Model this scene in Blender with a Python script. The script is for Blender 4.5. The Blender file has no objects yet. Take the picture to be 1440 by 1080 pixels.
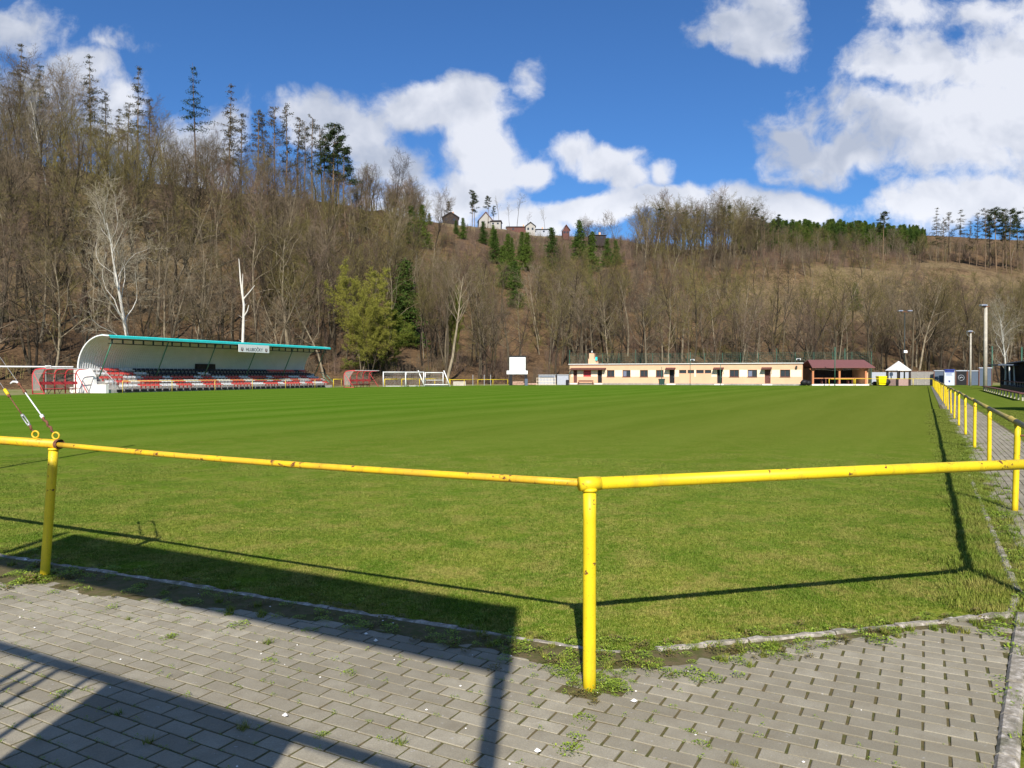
import bpy, math, random
from mathutils import Vector, Matrix, noise as mnoise
random.seed(7)
R = math.radians
S = bpy.context.scene
C = S.collection

# ------------------------------------------------------------------ camera
F = 1070.0; HY = 527.0; EYE = 1.6
cam_d = bpy.data.cameras.new('camera'); cam = bpy.data.objects.new('camera', cam_d); C.objects.link(cam)
cam_d.sensor_width = 36.0; cam_d.lens = 36.0 * F / 1440.0
cam_d.clip_start = 0.05; cam_d.clip_end = 6000
cam.location = (0, 0, EYE); cam.rotation_euler = (R(90) - math.atan(13.0 / F), 0, 0)
S.camera = cam

# ------------------------------------------------------------------ light
SV = Vector((0.062, 1.37, -1.0)).normalized()            # the way the sunlight travels
ELEV = math.asin(-SV.z)
sd = bpy.data.lights.new('sun', 'SUN'); sd.energy = 5.0; sd.angle = R(0.5); sd.color = (1.0, 0.94, 0.85)
so = bpy.data.objects.new('sun', sd); C.objects.link(so); so.location = (0, -20, 40)
so.rotation_euler = SV.to_track_quat('-Z', 'Y').to_euler()
S.view_settings.view_transform = 'Standard'; S.view_settings.look = 'None'
S.view_settings.exposure = 0.45; S.view_settings.gamma = 1.0; S.view_settings.use_curve_mapping = False
S.cycles.use_denoising = True
S.cycles.max_bounces = 6; S.cycles.diffuse_bounces = 3; S.cycles.transparent_max_bounces = 12
S.cycles.caustics_reflective = False; S.cycles.caustics_refractive = False

# ------------------------------------------------------------------ world: Nishita sky + cumulus clouds by direction
W = bpy.data.worlds.new('World'); S.world = W; W.use_nodes = True
nt = W.node_tree; N = nt.nodes; L = nt.links; N.clear()
def wn(t, **k):
    n = N.new(t)
    for a, b in k.items(): setattr(n, a, b)
    return n
def wmath(op, a, b=None, c=None, clamp=False):
    n = N.new('ShaderNodeMath'); n.operation = op; n.use_clamp = clamp
    for i, v in enumerate((a, b, c)):
        if v is None: continue
        if isinstance(v, (int, float)): n.inputs[i].default_value = v
        else: L.new(v, n.inputs[i])
    return n.outputs[0]
def wmix(f, a, b):
    n = N.new('ShaderNodeMix'); n.data_type = 'RGBA'
    for i, v in ((0, f), (6, a), (7, b)):
        if isinstance(v, (int, float)): n.inputs[i].default_value = v
        elif isinstance(v, tuple): n.inputs[i].default_value = (*v, 1)
        else: L.new(v, n.inputs[i])
    return n.outputs[2]
out = wn('ShaderNodeOutputWorld'); bg = wn('ShaderNodeBackground'); L.new(bg.outputs[0], out.inputs[0])
sky = wn('ShaderNodeTexSky'); sky.sky_type = 'NISHITA'; sky.sun_disc = False
sky.sun_elevation = ELEV; sky.sun_rotation = R(183); sky.altitude = 300; sky.air_density = 1.0; sky.dust_density = 0.9; sky.ozone_density = 3.0
tc = wn('ShaderNodeTexCoord'); sep = wn('ShaderNodeSeparateXYZ'); L.new(tc.outputs['Generated'], sep.inputs[0])
dx, dy, dz = sep.outputs
ady = wmath('MAXIMUM', wmath('ABSOLUTE', dy), 0.12)
U = wmath('DIVIDE', dx, ady); V = wmath('DIVIDE', dz, ady)
uv = wn('ShaderNodeCombineXYZ'); L.new(U, uv.inputs[0]); L.new(V, uv.inputs[1])
L.new(wmath('MULTIPLY', wmath('LESS_THAN', dy, 0.0), 3.7), uv.inputs[2])     # clouds behind the viewer differ
def wnoise(scale, detail, rough, vec, off=(0, 0, 0)):
    m = wn('ShaderNodeMapping'); m.inputs['Location'].default_value = off; L.new(vec, m.inputs[0])
    n = wn('ShaderNodeTexNoise'); n.inputs['Scale'].default_value = scale; n.inputs['Detail'].default_value = detail
    n.inputs['Roughness'].default_value = rough; L.new(m.outputs[0], n.inputs['Vector']); return n
wz = wnoise(5.0, 4, 0.55, uv.outputs[0], (3, 1, 0))
wsub = wn('ShaderNodeVectorMath', operation='SUBTRACT'); L.new(wz.outputs['Color'], wsub.inputs[0]); wsub.inputs[1].default_value = (.5, .5, .5)
wsc = wn('ShaderNodeVectorMath', operation='SCALE'); L.new(wsub.outputs[0], wsc.inputs[0]); wsc.inputs['Scale'].default_value = 0.085
wadd = wn('ShaderNodeVectorMath', operation='ADD'); L.new(uv.outputs[0], wadd.inputs[0]); L.new(wsc.outputs[0], wadd.inputs[1])
P = wadd.outputs[0]
# (image-like tangent coordinates of the cloud heads): x, y, half width, half height, strength
CL = [(600,160,95,42,1.05),(560,155,50,38,.9),(650,150,45,36,.9),(480,200,78,50,.78),(540,240,90,46,.75),(425,185,60,45,.8),
      (660,215,62,46,1.0),(650,262,75,40,.85),(600,285,120,45,.75),(835,225,80,30,1.0),(800,212,42,30,.95),(885,255,36,20,.8),
      (738,245,34,20,.65),(950,290,130,26,1.0),(830,300,90,26,1.1),(1060,292,120,28,1.05),(740,318,60,34,.95),(1140,298,55,28,1.15),(936,255,18,22,.5),
      (1050,40,75,42,.50),(1070,68,55,28,.55),(1010,60,45,22,.42),(1060,12,50,22,.5),
      (1330,190,225,78,.88),(1200,225,105,45,.95),(1400,110,170,75,.8),(1290,95,110,50,.7),(1270,20,70,30,.45),(1400,170,170,70,1.1),(1170,250,70,30,.7),(1390,290,200,45,.85),
      (1380,20,110,30,.35),(1560,150,240,160,1.0),(1115,200,22,14,.45),
      (20,50,110,42,.62),(110,85,90,40,.55),(140,55,70,18,.45),(175,160,75,90,.75),(260,215,85,70,1.0),(300,190,50,50,.8),(60,120,110,50,.5),(736,112,12,20,.26),
      (-250,60,260,90,.8),(300,-900,900,300,.9),(1500,-700,600,250,.9),(1850,40,260,120,.8)]  # two high clouds are unseen, added overhead to whiten the blue shadow light
cov = None
for (x, y, a, b, s) in CL:
    m = wn('ShaderNodeVectorMath', operation='MULTIPLY_ADD'); L.new(P, m.inputs[0])
    sx, sy = F / a, F / b
    m.inputs[1].default_value = (sx, sy, 0); m.inputs[2].default_value = (-(x - 720) / F * sx, -(HY - y) / F * sy, 0)
    d = wn('ShaderNodeVectorMath', operation='LENGTH'); L.new(m.outputs[0], d.inputs[0])
    v = wmath('MULTIPLY_ADD', d.outputs['Value'], -s, s * 1.17)
    cov = v if cov is None else wmath('SMOOTH_MAX', cov, v, 0.12)
n1 = wnoise(10.5, 13, 0.60, P, (7, 2, 1))
dens = wmath('ADD', cov, wmath('MULTIPLY', wmath('SUBTRACT', n1.outputs['Fac'], 0.5), 2.3))
mr = wn('ShaderNodeMapRange', interpolation_type='SMOOTHSTEP'); L.new(dens, mr.inputs['Value'])
mr.inputs['From Min'].default_value = 0.04; mr.inputs['From Max'].default_value = 0.58; mr.inputs['To Max'].default_value = 0.97
cm = mr.outputs[0]
# body light and shade: puffs seen against an offset copy of the noise
n2 = wnoise(7.0, 5, 0.5, P, (7, 2.0, 1)); n3 = wnoise(7.0, 5, 0.5, P, (7.0, 1.975, 1)); n4 = wnoise(3.2, 4, 0.5, P, (1, 5, 2))
lit = wmath('ADD', wmath('MULTIPLY', wmath('SUBTRACT', n3.outputs['Fac'], n2.outputs['Fac']), 5.0), wmath('MULTIPLY_ADD', n4.outputs['Fac'], 2.6, -0.72), clamp=True)
low = N.new('ShaderNodeMapRange'); L.new(V, low.inputs[0]); low.inputs[1].default_value = .19; low.inputs[2].default_value = .245; low.inputs[3].default_value = 1; low.inputs[4].default_value = 0
ccol = wmix(lit, (0.36, 0.40, 0.49), (0.61, 0.63, 0.69)); ccol = wmix(wmath('MULTIPLY', low.outputs[0], .8), ccol, (0.74, 0.755, 0.80))
mul = wn('ShaderNodeVectorMath', operation='MULTIPLY'); L.new(sky.outputs[0], mul.inputs[0]); mul.inputs[1].default_value = (0.036, 0.063, 0.094)
L.new(wmix(cm, mul.outputs[0], ccol), bg.inputs[0]); bg.inputs[1].default_value = 1.0

# ------------------------------------------------------------------ materials
def lin(h):
    h = h.lstrip('#'); return tuple(((int(h[i:i+2], 16) / 255 + .055) / 1.055) ** 2.4 if int(h[i:i+2], 16) > 10 else int(h[i:i+2], 16) / 255 / 12.92 for i in (0, 2, 4))
class MT:
    """small node-material builder"""
    def __init__(s, name, rough=.8, metal=0, spec=.3):
        s.m = bpy.data.materials.new(name); s.m.use_nodes = True; s.t = s.m.node_tree; s.N = s.t.nodes; s.L = s.t.links
        s.b = s.N['Principled BSDF']; s.b.inputs['Roughness'].default_value = rough; s.b.inputs['Metallic'].default_value = metal
        s.b.inputs['Specular IOR Level'].default_value = spec
        s.tc = s.N.new('ShaderNodeTexCoord'); s.vec = s.tc.outputs['Object']
    def put(s, sock, v):
        if isinstance(v, (int, float)): sock.default_value = v
        elif isinstance(v, tuple): sock.default_value = (*v, 1) if len(v) == 3 and sock.type == 'RGBA' else v
        else: s.L.new(v, sock)
    def noise(s, scale, detail=4, rough=.55, vec=None, sc=None):
        n = s.N.new('ShaderNodeTexNoise'); n.inputs['Scale'].default_value = scale; n.inputs['Detail'].default_value = detail; n.inputs['Roughness'].default_value = rough
        v = vec or s.vec
        if sc: m = s.N.new('ShaderNodeMapping'); m.inputs['Scale'].default_value = sc; s.L.new(v, m.inputs[0]); v = m.outputs[0]
        s.L.new(v, n.inputs['Vector']); return n.outputs['Fac']
    def math(s, op, a, b=None, clamp=False):
        n = s.N.new('ShaderNodeMath'); n.operation = op; n.use_clamp = clamp; s.put(n.inputs[0], a)
        if b is not None: s.put(n.inputs[1], b)
        return n.outputs[0]
    def rng(s, v, a, b, c=0., d=1.):
        n = s.N.new('ShaderNodeMapRange'); s.put(n.inputs[0], v)
        for i, q in zip((1, 2, 3, 4), (a, b, c, d)): n.inputs[i].default_value = q
        return n.outputs[0]
    def mix(s, f, a, b, mode='MIX'):
        n = s.N.new('ShaderNodeMix'); n.data_type = 'RGBA'; n.blend_type = mode
        s.put(n.inputs[0], f); s.put(n.inputs[6], a); s.put(n.inputs[7], b); return n.outputs[2]
    def ramp(s, f, stops):
        n = s.N.new('ShaderNodeValToRGB'); e = n.color_ramp.elements
        while len(e) < len(stops): e.new(.5)
        for q, (p, c) in zip(e, stops): q.position = p; q.color = (*c, 1)
        s.put(n.inputs[0], f); return n.outputs[0]
    def bump(s, h, strength=.3, dist=.02):
        n = s.N.new('ShaderNodeBump'); n.inputs['Strength'].default_value = strength; n.inputs['Distance'].default_value = dist
        s.put(n.inputs['Height'], h); s.L.new(n.outputs[0], s.b.inputs['Normal'])
    def rnd(s):
        return s.N.new('ShaderNodeObjectInfo').outputs['Random']
    def col(s, c): s.put(s.b.inputs['Base Color'], c); return s
def plain(name, c, rough=.7, metal=0, var=.12, scale=6, spec=.3):
    t = MT(name, rough, metal, spec); n = t.noise(scale, 5)
    a = tuple(max(0, q * (1 - var)) for q in c); b = tuple(min(1, q * (1 + var)) for q in c)
    t.col(t.ramp(n, [(.3, a), (.7, b)])); return t.m
M = {}
def yellow(name, c, rustamt=.66, c2=None, edge=.03):
    t = MT(name, .5, 0, .4)
    n = t.noise(26, 5, .6); n2 = t.noise(5, 3); n3 = t.noise(90, 2)
    base = t.mix(t.rng(n2, .35, .7), c, c2 or tuple(q * .82 for q in c))
    base = t.mix(t.rng(n3, .62, .70, 0, .6), base, tuple(q * .5 for q in c)); base = t.mix(t.rng(t.noise(9, 5, .7, None, (1, 1, .12)), .52, .68, 0, .6), base, (c[0] * .55, c[1] * .48, .02))
    f = t.math('ADD', t.math('MULTIPLY', n, .7), t.math('MULTIPLY', t.noise(3.3, 2), .3))
    mask = t.rng(f, rustamt, rustamt + edge)
    t.col(t.mix(mask, base, (.13, .045, .018))); t.put(t.b.inputs['Roughness'], t.rng(mask, 0, 1, .5, .9)); t.bump(n, .12, .004)
    return t.m
M['yellow'] = yellow('yellow_paint', (.80, .58, .012), .605)
M['yellow_old'] = yellow('worn_yellow_paint', (.74, .46, .012), .585, (.62, .36, .03), .05)
M['yellow_faded'] = yellow('faded_yellow_paint', (.40, .31, .075), .60, (.30, .24, .09), .08)
M['yellow_dull'] = yellow('dull_yellow_paint', (.62, .46, .10), .64)
M['white'] = plain('white_paint', (.78, .78, .76), .5)
M['white_shell'] = plain('white_corrugated_sheet', (.60, .59, .57), .45, var=.06, scale=1)
M['teal'] = plain('teal_sheet', (.03, .52, .50), .4)
M['green_paint'] = plain('green_paint', (.05, .16, .10), .5)
M['dark_metal'] = plain('dark_metal', (.03, .035, .03), .5)
M['red'] = plain('red_paint', (.62, .06, .07), .4)
M['red_seat'] = plain('red_plastic', (.62, .10, .085), .4)
M['white_seat'] = plain('white_plastic', (.66, .65, .64), .4)
M['black_seat'] = plain('shade_black_plastic', (.03, .03, .045), .5)
M['concrete'] = plain('concrete', (.30, .28, .25), .9, var=.25, scale=3)
M['pole_conc'] = plain('pole_concrete', (.42, .38, .31), .9, var=.2, scale=3)
M['whitewash'] = plain('whitewashed_wall', (.80, .76, .70), .9, var=.1, scale=2)
M['peach'] = plain('peach_render', (.66, .41, .255), .9, var=.06, scale=.8)
M['peach2'] = plain('deep_peach_render', (.66, .37, .20), .9, var=.06, scale=.8)
M['cream'] = plain('cream_render', (.80, .66, .49), .9, var=.06, scale=.8)
M['brown'] = plain('brown_timber', (.12, .045, .035), .7, var=.25)
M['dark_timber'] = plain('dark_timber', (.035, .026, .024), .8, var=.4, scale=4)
M['orange_wood'] = plain('orange_timber', (.50, .20, .09), .7)
M['roof_red'] = plain('brown_red_roof_sheet', (.17, .07, .065), .7)
M['grey_roof'] = plain('pale_roof_sheet', (.62, .60, .57), .6)
M['glass'] = plain('dark_window_glass', (.03, .035, .045), .12, spec=.6)
M['glass_blue'] = plain('reflecting_window_glass', (.16, .18, .26), .15, spec=.7)
M['black'] = plain('black_material', (.012, .012, .014), .6)
M['bluegrey'] = plain('blue_grey_sheet', (.085, .11, .15), .6)
M['greysheet'] = plain('grey_sheet', (.36, .38, .42), .6)
M['bin_yellow'] = plain('yellow_bin_plastic', (.80, .66, .0), .45)
M['bin_dark'] = plain('dark_bin_plastic', (.03, .06, .05), .45)
M['galv'] = plain('galvanised_steel', (.42, .42, .42), .45, .3)
M['rust'] = plain('rusty_steel', (.17, .07, .04), .85, var=.5, scale=40)
M['net_green'] = plain('green_mesh_wire', (.04, .12, .08), .6)
M['net_white'] = plain('white_net_cord', (.55, .55, .55), .8)
M['letter'] = plain('black_lettering', (.01, .012, .03), .6)
M['blue_letter'] = plain('blue_lettering', (.03, .05, .22), .6)
M['pale_blue'] = plain('pale_blue_banner', (.50, .56, .62), .6)
M['logwood'] = plain('sawn_logs', (.42, .27, .20), .9, var=.3)
def poly_mat():
    t = MT('clear_polycarbonate', .2, 0, .5); t.col((.42, .40, .36)); t.b.inputs['Alpha'].default_value = .28; return t.m
M['poly'] = poly_mat()
# -- ground covers
FU = Vector((.4772, .8788)); FN = Vector((.8788, -.4772)); FANG = math.atan2(FU.y, FU.x)
def fld(s, t, z=0.0): return Vector((FU.x * s + FN.x * t, FU.y * s + FN.y * t, z))
def field_vec(t):
    m = t.N.new('ShaderNodeMapping'); m.vector_type = 'POINT'; m.inputs['Rotation'].default_value = (0, 0, -FANG); t.L.new(t.vec, m.inputs[0]); return m.outputs[0]
def lawn_colour(t, vec, pitch=True):
    t.vec = vec; fv = field_vec(t); sp = t.N.new('ShaderNodeSeparateXYZ'); t.L.new(fv, sp.inputs[0])
    mid = t.noise(14, 6, .7); big = t.noise(1.3, 6, .65); streak = t.noise(1.0, 5, .65, fv, (.22, 2.6, 1)); streak2 = t.noise(1.0, 4, .6, fv, (.05, .8, 1))
    sp2 = t.N.new('ShaderNodeSeparateXYZ'); t.L.new(t.vec, sp2.inputs[0])
    near = t.rng(t.math('ADD', sp2.outputs[1], t.math('MULTIPLY', t.math('SUBTRACT', big, .5), 12)), 3, 24)
    dry = t.mix(t.rng(mid, .3, .7), (.085, .140, .008), (.285, .285, .050))
    dry = t.mix(t.rng(big, .42, .62, 0, .8), dry, (.062, .130, .006))
    dry = t.mix(t.rng(t.math('ADD', t.math('MULTIPLY', mid, .4), t.math('MULTIPLY', t.noise(2.2, 4, .6), .6)), .49, .58, 0, .75), dry, (.30, .245, .070))
    rich = t.mix(t.rng(mid, .3, .7), (.064, .150, .008), (.100, .190, .012))
    c = t.mix(near, dry, rich)
    st = t.math('SINE', t.math('ADD', t.math('MULTIPLY', sp.outputs[1], 6.2832 / 3.7), t.math('MULTIPLY', t.math('ADD', streak2, t.noise(.09, 2)), 5.0)))
    stm = t.rng(t.math('ADD', t.math('MULTIPLY', st, .19), t.math('SUBTRACT', t.math('ADD', streak, streak2), 1.0)), -.30, .42)
    c = t.mix(t.math('MULTIPLY', stm, t.math('MULTIPLY', near, .75)), c, (.165, .240, .032))
    side = t.rng(t.math('ADD', t.math('MULTIPLY', sp.outputs[1], -1.0), t.math('MULTIPLY', t.math('SUBTRACT', streak2, .5), 4)), -24, -2.6)
    if pitch: c = t.mix(t.math('MULTIPLY', t.math('MULTIPLY', side, t.rng(sp2.outputs[1], 8, 22)), .65), c, (.165, .175, .030))
    cl = t.noise(55, 3, .7); c = t.mix(t.math('MULTIPLY', t.rng(cl, .56, .66, 0, .62), t.math('SUBTRACT', 1.0, t.math('MULTIPLY', near, .88))), c, t.mix(.6, c, (.50, .46, .13))); c = t.mix(t.rng(cl, .47, .36, 0, .9), c, t.mix(.6, c, (.010, .028, .0)))
    return c
def grass_mat(name, pitch=True):
    t = MT(name, .95, 0, 0); c = lawn_colour(t, t.vec, pitch); fine = t.noise(260, 3, .7)
    c = c if pitch else t.mix(.55, c, (.150, .165, .030)); t.col(t.mix(t.rng(fine, .3, .7, 0, .35), c, t.mix(.5, c, (.012, .03, .004)))); return t.m
M['grass'] = grass_mat('mown_grass')
M['verge'] = grass_mat('verge_grass', False)
def blade_mat():
    t = MT('grass_blades', .7, 0, .1); g = t.N.new('ShaderNodeNewGeometry'); c = lawn_colour(t, g.outputs['Position'])
    hue = t.noise(150, 1, .5); c = t.mix(t.rng(hue, .54, .68, 0, .5), c, (.34, .31, .09)); t.col(t.mix(t.rng(hue, .46, .34, 0, .45), c, (.06, .12, .008)))
    t.b.inputs['Subsurface Weight'].default_value = 0; return t.m
M['blades'] = blade_mat()
def leafy(name, a, b, c):
    t = MT(name, .6, 0, .3); n = t.noise(60, 2); t.col(t.ramp(n, [(.3, a), (.5, b), (.7, c)])); return t.m
M['weed'] = leafy('weed_leaves', (.09, .16, .015), (.20, .28, .025), (.30, .34, .04))
M['weed_red'] = leafy('reddish_weed_leaves', (.10, .08, .03), (.16, .15, .035), (.16, .07, .04))
def soil_mat():
    t = MT('soil_and_moss', .95); n = t.noise(18, 5); n2 = t.noise(120, 3)
    t.col(t.mix(t.rng(n, .4, .6), (.085, .085, .022), (.13, .10, .045))); t.bump(n2, .6, .01); return t.m
M['soil'] = soil_mat()
def paver_mat():
    t = MT('grey_concrete_paver', .88, 0, .25)
    at = t.N.new('ShaderNodeAttribute'); at.attribute_name = 'tone'
    n = t.noise(9, 5, .6); f = t.noise(160, 3, .7); sp = t.noise(48, 2)
    c = t.ramp(at.outputs['Fac'], [(0, (.245, .218, .155)), (.5, (.335, .300, .220)), (1, (.43, .388, .29))])
    c = t.mix(t.rng(n, .35, .7, 0, .5), c, (.21, .175, .115))
    c = t.mix(t.rng(f, .35, .65, 0, .38), c, (.11, .10, .085)); c = t.mix(t.rng(sp, .70, .75, 0, .6), c, (.45, .43, .40))
    t.col(c); t.bump(f, .35, .004); return t.m
M['paver'] = paver_mat()
def kerb_mat():
    t = MT('weathered_kerb_concrete', .9, 0, .2); n = t.noise(22, 5, .65); n2 = t.noise(7, 3); f = t.noise(120, 3, .7)
    c = t.ramp(n, [(.3, (.19, .165, .125)), (.52, (.36, .32, .26)), (.68, (.62, .57, .50))])
    c = t.mix(t.rng(n2, .5, .65, 0, .7), c, (.10, .10, .055)); t.col(c); t.bump(t.math('ADD', n, f), .6, .012); return t.m
M['kerb'] = kerb_mat()
def farpath_mat():
    t = MT('far_paving', .9, 0, .2); fv = field_vec(t)
    b = t.N.new('ShaderNodeTexBrick'); t.L.new(fv, b.inputs['Vector']); b.inputs['Scale'].default_value = 1.0
    b.inputs['Brick Width'].default_value = .2; b.inputs['Row Height'].default_value = .1; b.inputs['Mortar Size'].default_value = .006
    b.inputs['Color1'].default_value = (.22, .21, .185, 1); b.inputs['Color2'].default_value = (.18, .17, .15, 1); b.inputs['Mortar'].default_value = (.06, .06, .03, 1)
    n = t.noise(1.2, 4); t.col(t.mix(t.rng(n, .45, .65, 0, .5), b.outputs['Color'], (.12, .12, .06))); return t.m
M['farpath'] = farpath_mat()
def hill_mat():
    t = MT('leaf_litter_and_dry_grass', .95, 0, .1)
    a = t.noise(.045, 5, .6); b = t.noise(.25, 6, .7); c = t.noise(1.6, 5, .7)
    litter = t.ramp(t.math('ADD', t.math('MULTIPLY', b, .5), t.math('MULTIPLY', c, .5)), [(.35, (.050, .033, .019)), (.5, (.125, .078, .042)), (.65, (.24, .150, .075))])
    tan = t.ramp(c, [(.3, (.11, .085, .035)), (.5, (.20, .148, .080)), (.68, (.34, .25, .135))])
    at = t.N.new('ShaderNodeAttribute'); at.attribute_name = 'open'
    k = t.mix(t.math('MULTIPLY', t.rng(t.math('ADD', a, t.math('MULTIPLY', b, .4)), .50, .72), at.outputs['Fac']), litter, tan); k = t.mix(t.rng(b, .60, .68, 0, .6), k, (.055, .075, .02))
    t.col(k); t.bump(c, .9, .5); return t.m
M['hill'] = hill_mat()
def bark(name, c1, c2, c3, scale=3):
    t = MT(name, .95, 0, .1); r = t.rnd(); n = t.noise(scale, 3, .6, None, (1, 1, .35))
    t.col(t.mix(t.rng(n, .3, .7, 0, .6), t.ramp(r, [(0, c1), (.5, c2), (1, c3)]), tuple(q * .45 for q in c1))); return t.m
M['bark'] = bark('grey_brown_bark', (.040, .032, .024), (.105, .083, .055), (.34, .28, .19))
M['twig'] = bark('brown_twigs', (.105, .080, .055), (.175, .132, .088), (.26, .205, .135), .6)
M['twig_red'] = bark('reddish_twigs', (.13, .086, .065), (.20, .135, .10), (.26, .185, .135), .6)
M['twig_olive'] = bark('olive_twigs', (.095, .078, .030), (.185, .155, .055), (.24, .20, .075), .6)
M['birch'] = bark('white_birch_bark', (.66, .62, .55), (.72, .68, .60), (.74, .70, .62), 5)
M['birch_twig'] = bark('pale_birch_twigs', (.34, .29, .21), (.38, .33, .24), (.38, .33, .24), .6)
M['pinebark'] = bark('pine_bark', (.16, .11, .075), (.20, .14, .09), (.25, .17, .10))
M['pine'] = bark('pine_needles', (.030, .048, .018), (.042, .060, .022), (.060, .072, .028), 2)
M['spruce'] = bark('spruce_needles', (.045, .080, .016), (.070, .115, .020), (.13, .175, .028), 2)
M['thin_needles'] = bark('sparse_brownish_needles', (.065, .060, .034), (.085, .080, .038), (.12, .095, .055), 2)
M['bud'] = bark('fresh_spring_leaves', (.22, .22, .035), (.26, .25, .045), (.24, .24, .04), 2)
M['deepleaf'] = bark('dark_green_leaves', (.10, .135, .018), (.13, .16, .022), (.16, .18, .028), 2)

# ------------------------------------------------------------------ mesh building
class MB:
    def __init__(s): s.v = []; s.f = []; s.tone = None
    def quad(s, a, b, c, d): n = len(s.v); s.v += [tuple(a), tuple(b), tuple(c), tuple(d)]; s.f.append((n, n+1, n+2, n+3)); return s
    def tri(s, a, b, c): n = len(s.v); s.v += [tuple(a), tuple(b), tuple(c)]; s.f.append((n, n+1, n+2)); return s
    def box(s, x0, x1, y0, y1, z0, z1, m=None):
        n = len(s.v); P_ = [(x0,y0,z0),(x1,y0,z0),(x1,y1,z0),(x0,y1,z0),(x0,y0,z1),(x1,y0,z1),(x1,y1,z1),(x0,y1,z1)]
        if m is not None: P_ = [tuple(m @ Vector(p)) for p in P_]
        s.v += P_; s.f += [(n,n+3,n+2,n+1),(n+4,n+5,n+6,n+7),(n,n+1,n+5,n+4),(n+1,n+2,n+6,n+5),(n+2,n+3,n+7,n+6),(n+3,n,n+4,n+7)]; return s
    def bbox(s, x0, x1, y0, y1, z0, z1, b=.004, m=None):      # box with a chamfered top
        n = len(s.v)
        P_ = [(x0,y0,z0),(x1,y0,z0),(x1,y1,z0),(x0,y1,z0),(x0,y0,z1-b),(x1,y0,z1-b),(x1,y1,z1-b),(x0,y1,z1-b),(x0+b,y0+b,z1),(x1-b,y0+b,z1),(x1-b,y1-b,z1),(x0+b,y1-b,z1)]
        if m is not None: P_ = [tuple(m @ Vector(p)) for p in P_]
        s.v += P_; s.f += [(n,n+3,n+2,n+1),(n+8,n+9,n+10,n+11)]
        for i in range(4):
            j = (i + 1) % 4; s.f += [(n+i,n+j,n+4+j,n+4+i),(n+4+i,n+4+j,n+8+j,n+8+i)]
        return s
    def tube(s, pts, rad, k=8, cap=True, phase=0):
        pts = [Vector(p) for p in pts]
        if isinstance(rad, (int, float)): rad = [rad] * len(pts)
        n0 = len(s.v); up = None
        for i, p in enumerate(pts):
            d = (pts[min(i+1, len(pts)-1)] - pts[max(i-1, 0)]).normalized()
            if up is None: up = Vector((0, 0, 1)) if abs(d.z) < .9 else Vector((1, 0, 0))
            a = d.cross(up).normalized(); b = a.cross(d); up = b
            for j in range(k):
                t = 2 * math.pi * j / k + phase; q = p + (a * math.cos(t) + b * math.sin(t)) * rad[i]; s.v.append((q.x, q.y, q.z))
            if i:
                o = n0 + (i - 1) * k
                for j in range(k): j2 = (j + 1) % k; s.f.append((o+j, o+j2, o+k+j2, o+k+j))
        if cap: s.f.append(tuple(n0 + j for j in range(k))[::-1]); o = n0 + (len(pts)-1) * k; s.f.append(tuple(o + j for j in range(k)))
        return s
    def spike(s, a, b, r):        # three-sided tapering twig
        a = Vector(a); b = Vector(b); d = (b - a).normalized(); u = d.orthogonal().normalized() * r; w = d.cross(u)
        n = len(s.v)
        for t in (0, 2.094, 4.189):
            q = a + u * math.cos(t) + w * math.sin(t); s.v.append((q.x, q.y, q.z))
        s.v.append((b.x, b.y, b.z)); s.f += [(n, n+1, n+3), (n+1, n+2, n+3), (n+2, n, n+3)]
    def prism(s, poly, h0, h1, m=None):   # poly in XZ (thing-local), extruded along Y
        k = len(poly); n = len(s.v)
        P_ = [(x, h0, z) for x, z in poly] + [(x, h1, z) for x, z in poly]
        if m is not None: P_ = [tuple(m @ Vector(p)) for p in P_]
        s.v += P_; s.f.append(tuple(n + i for i in range(k))); s.f.append(tuple(n + k + i for i in range(k))[::-1])
        for i in range(k): j = (i + 1) % k; s.f.append((n+i, n+k+i, n+k+j, n+j))
        return s
    def mesh(s, name, mat, smooth=False):
        me = bpy.data.meshes.new(name); me.from_pydata(s.v, [], s.f)
        mats = mat if isinstance(mat, list) else [mat]
        for q in mats: me.materials.append(q)
        if smooth: me.polygons.foreach_set('use_smooth', [True] * len(me.polygons))
        me.update(); return me
    def build(s, name, mat, parent=None, smooth=False, **kw):
        o = bpy.data.objects.new(name, s.mesh(name, mat, smooth)); C.objects.link(o)
        if parent is not None: o.parent = parent
        for a, b in kw.items(): o[a] = b
        return o
def tag(o, label, cat, group=None):
    o['label'] = label; o['category'] = cat
    if group: o['group'] = group
    return o
def thing(name, label, cat, loc=(0, 0, 0), rz=0, group=None):
    o = bpy.data.objects.new(name, None); C.objects.link(o); o.location = loc; o.rotation_euler = (0, 0, rz); o.empty_display_size = .3
    return tag(o, label, cat, group)
def struct(o): o['kind'] = 'structure'; return o
def dup(root, loc, rz=None, scale=None, label=None, group=None):
    r = root.copy(); C.objects.link(r); r.location = loc
    if rz is not None: r.rotation_euler = (0, 0, rz)
    if scale is not None: r.scale = scale
    if label: r['label'] = label
    if group: r['group'] = group
    for ch in list(root.children):
        c = ch.copy(); C.objects.link(c); c.parent = r
        for g in list(ch.children): d = g.copy(); C.objects.link(d); d.parent = c
    return r
def px(x, Z, y=None):        # world point on the line of sight column x at depth Z (and height for row y)
    return Vector(((x - 720) / F * Z, Z, 0 if y is None else EYE + (HY - y) / F * Z))
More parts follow.
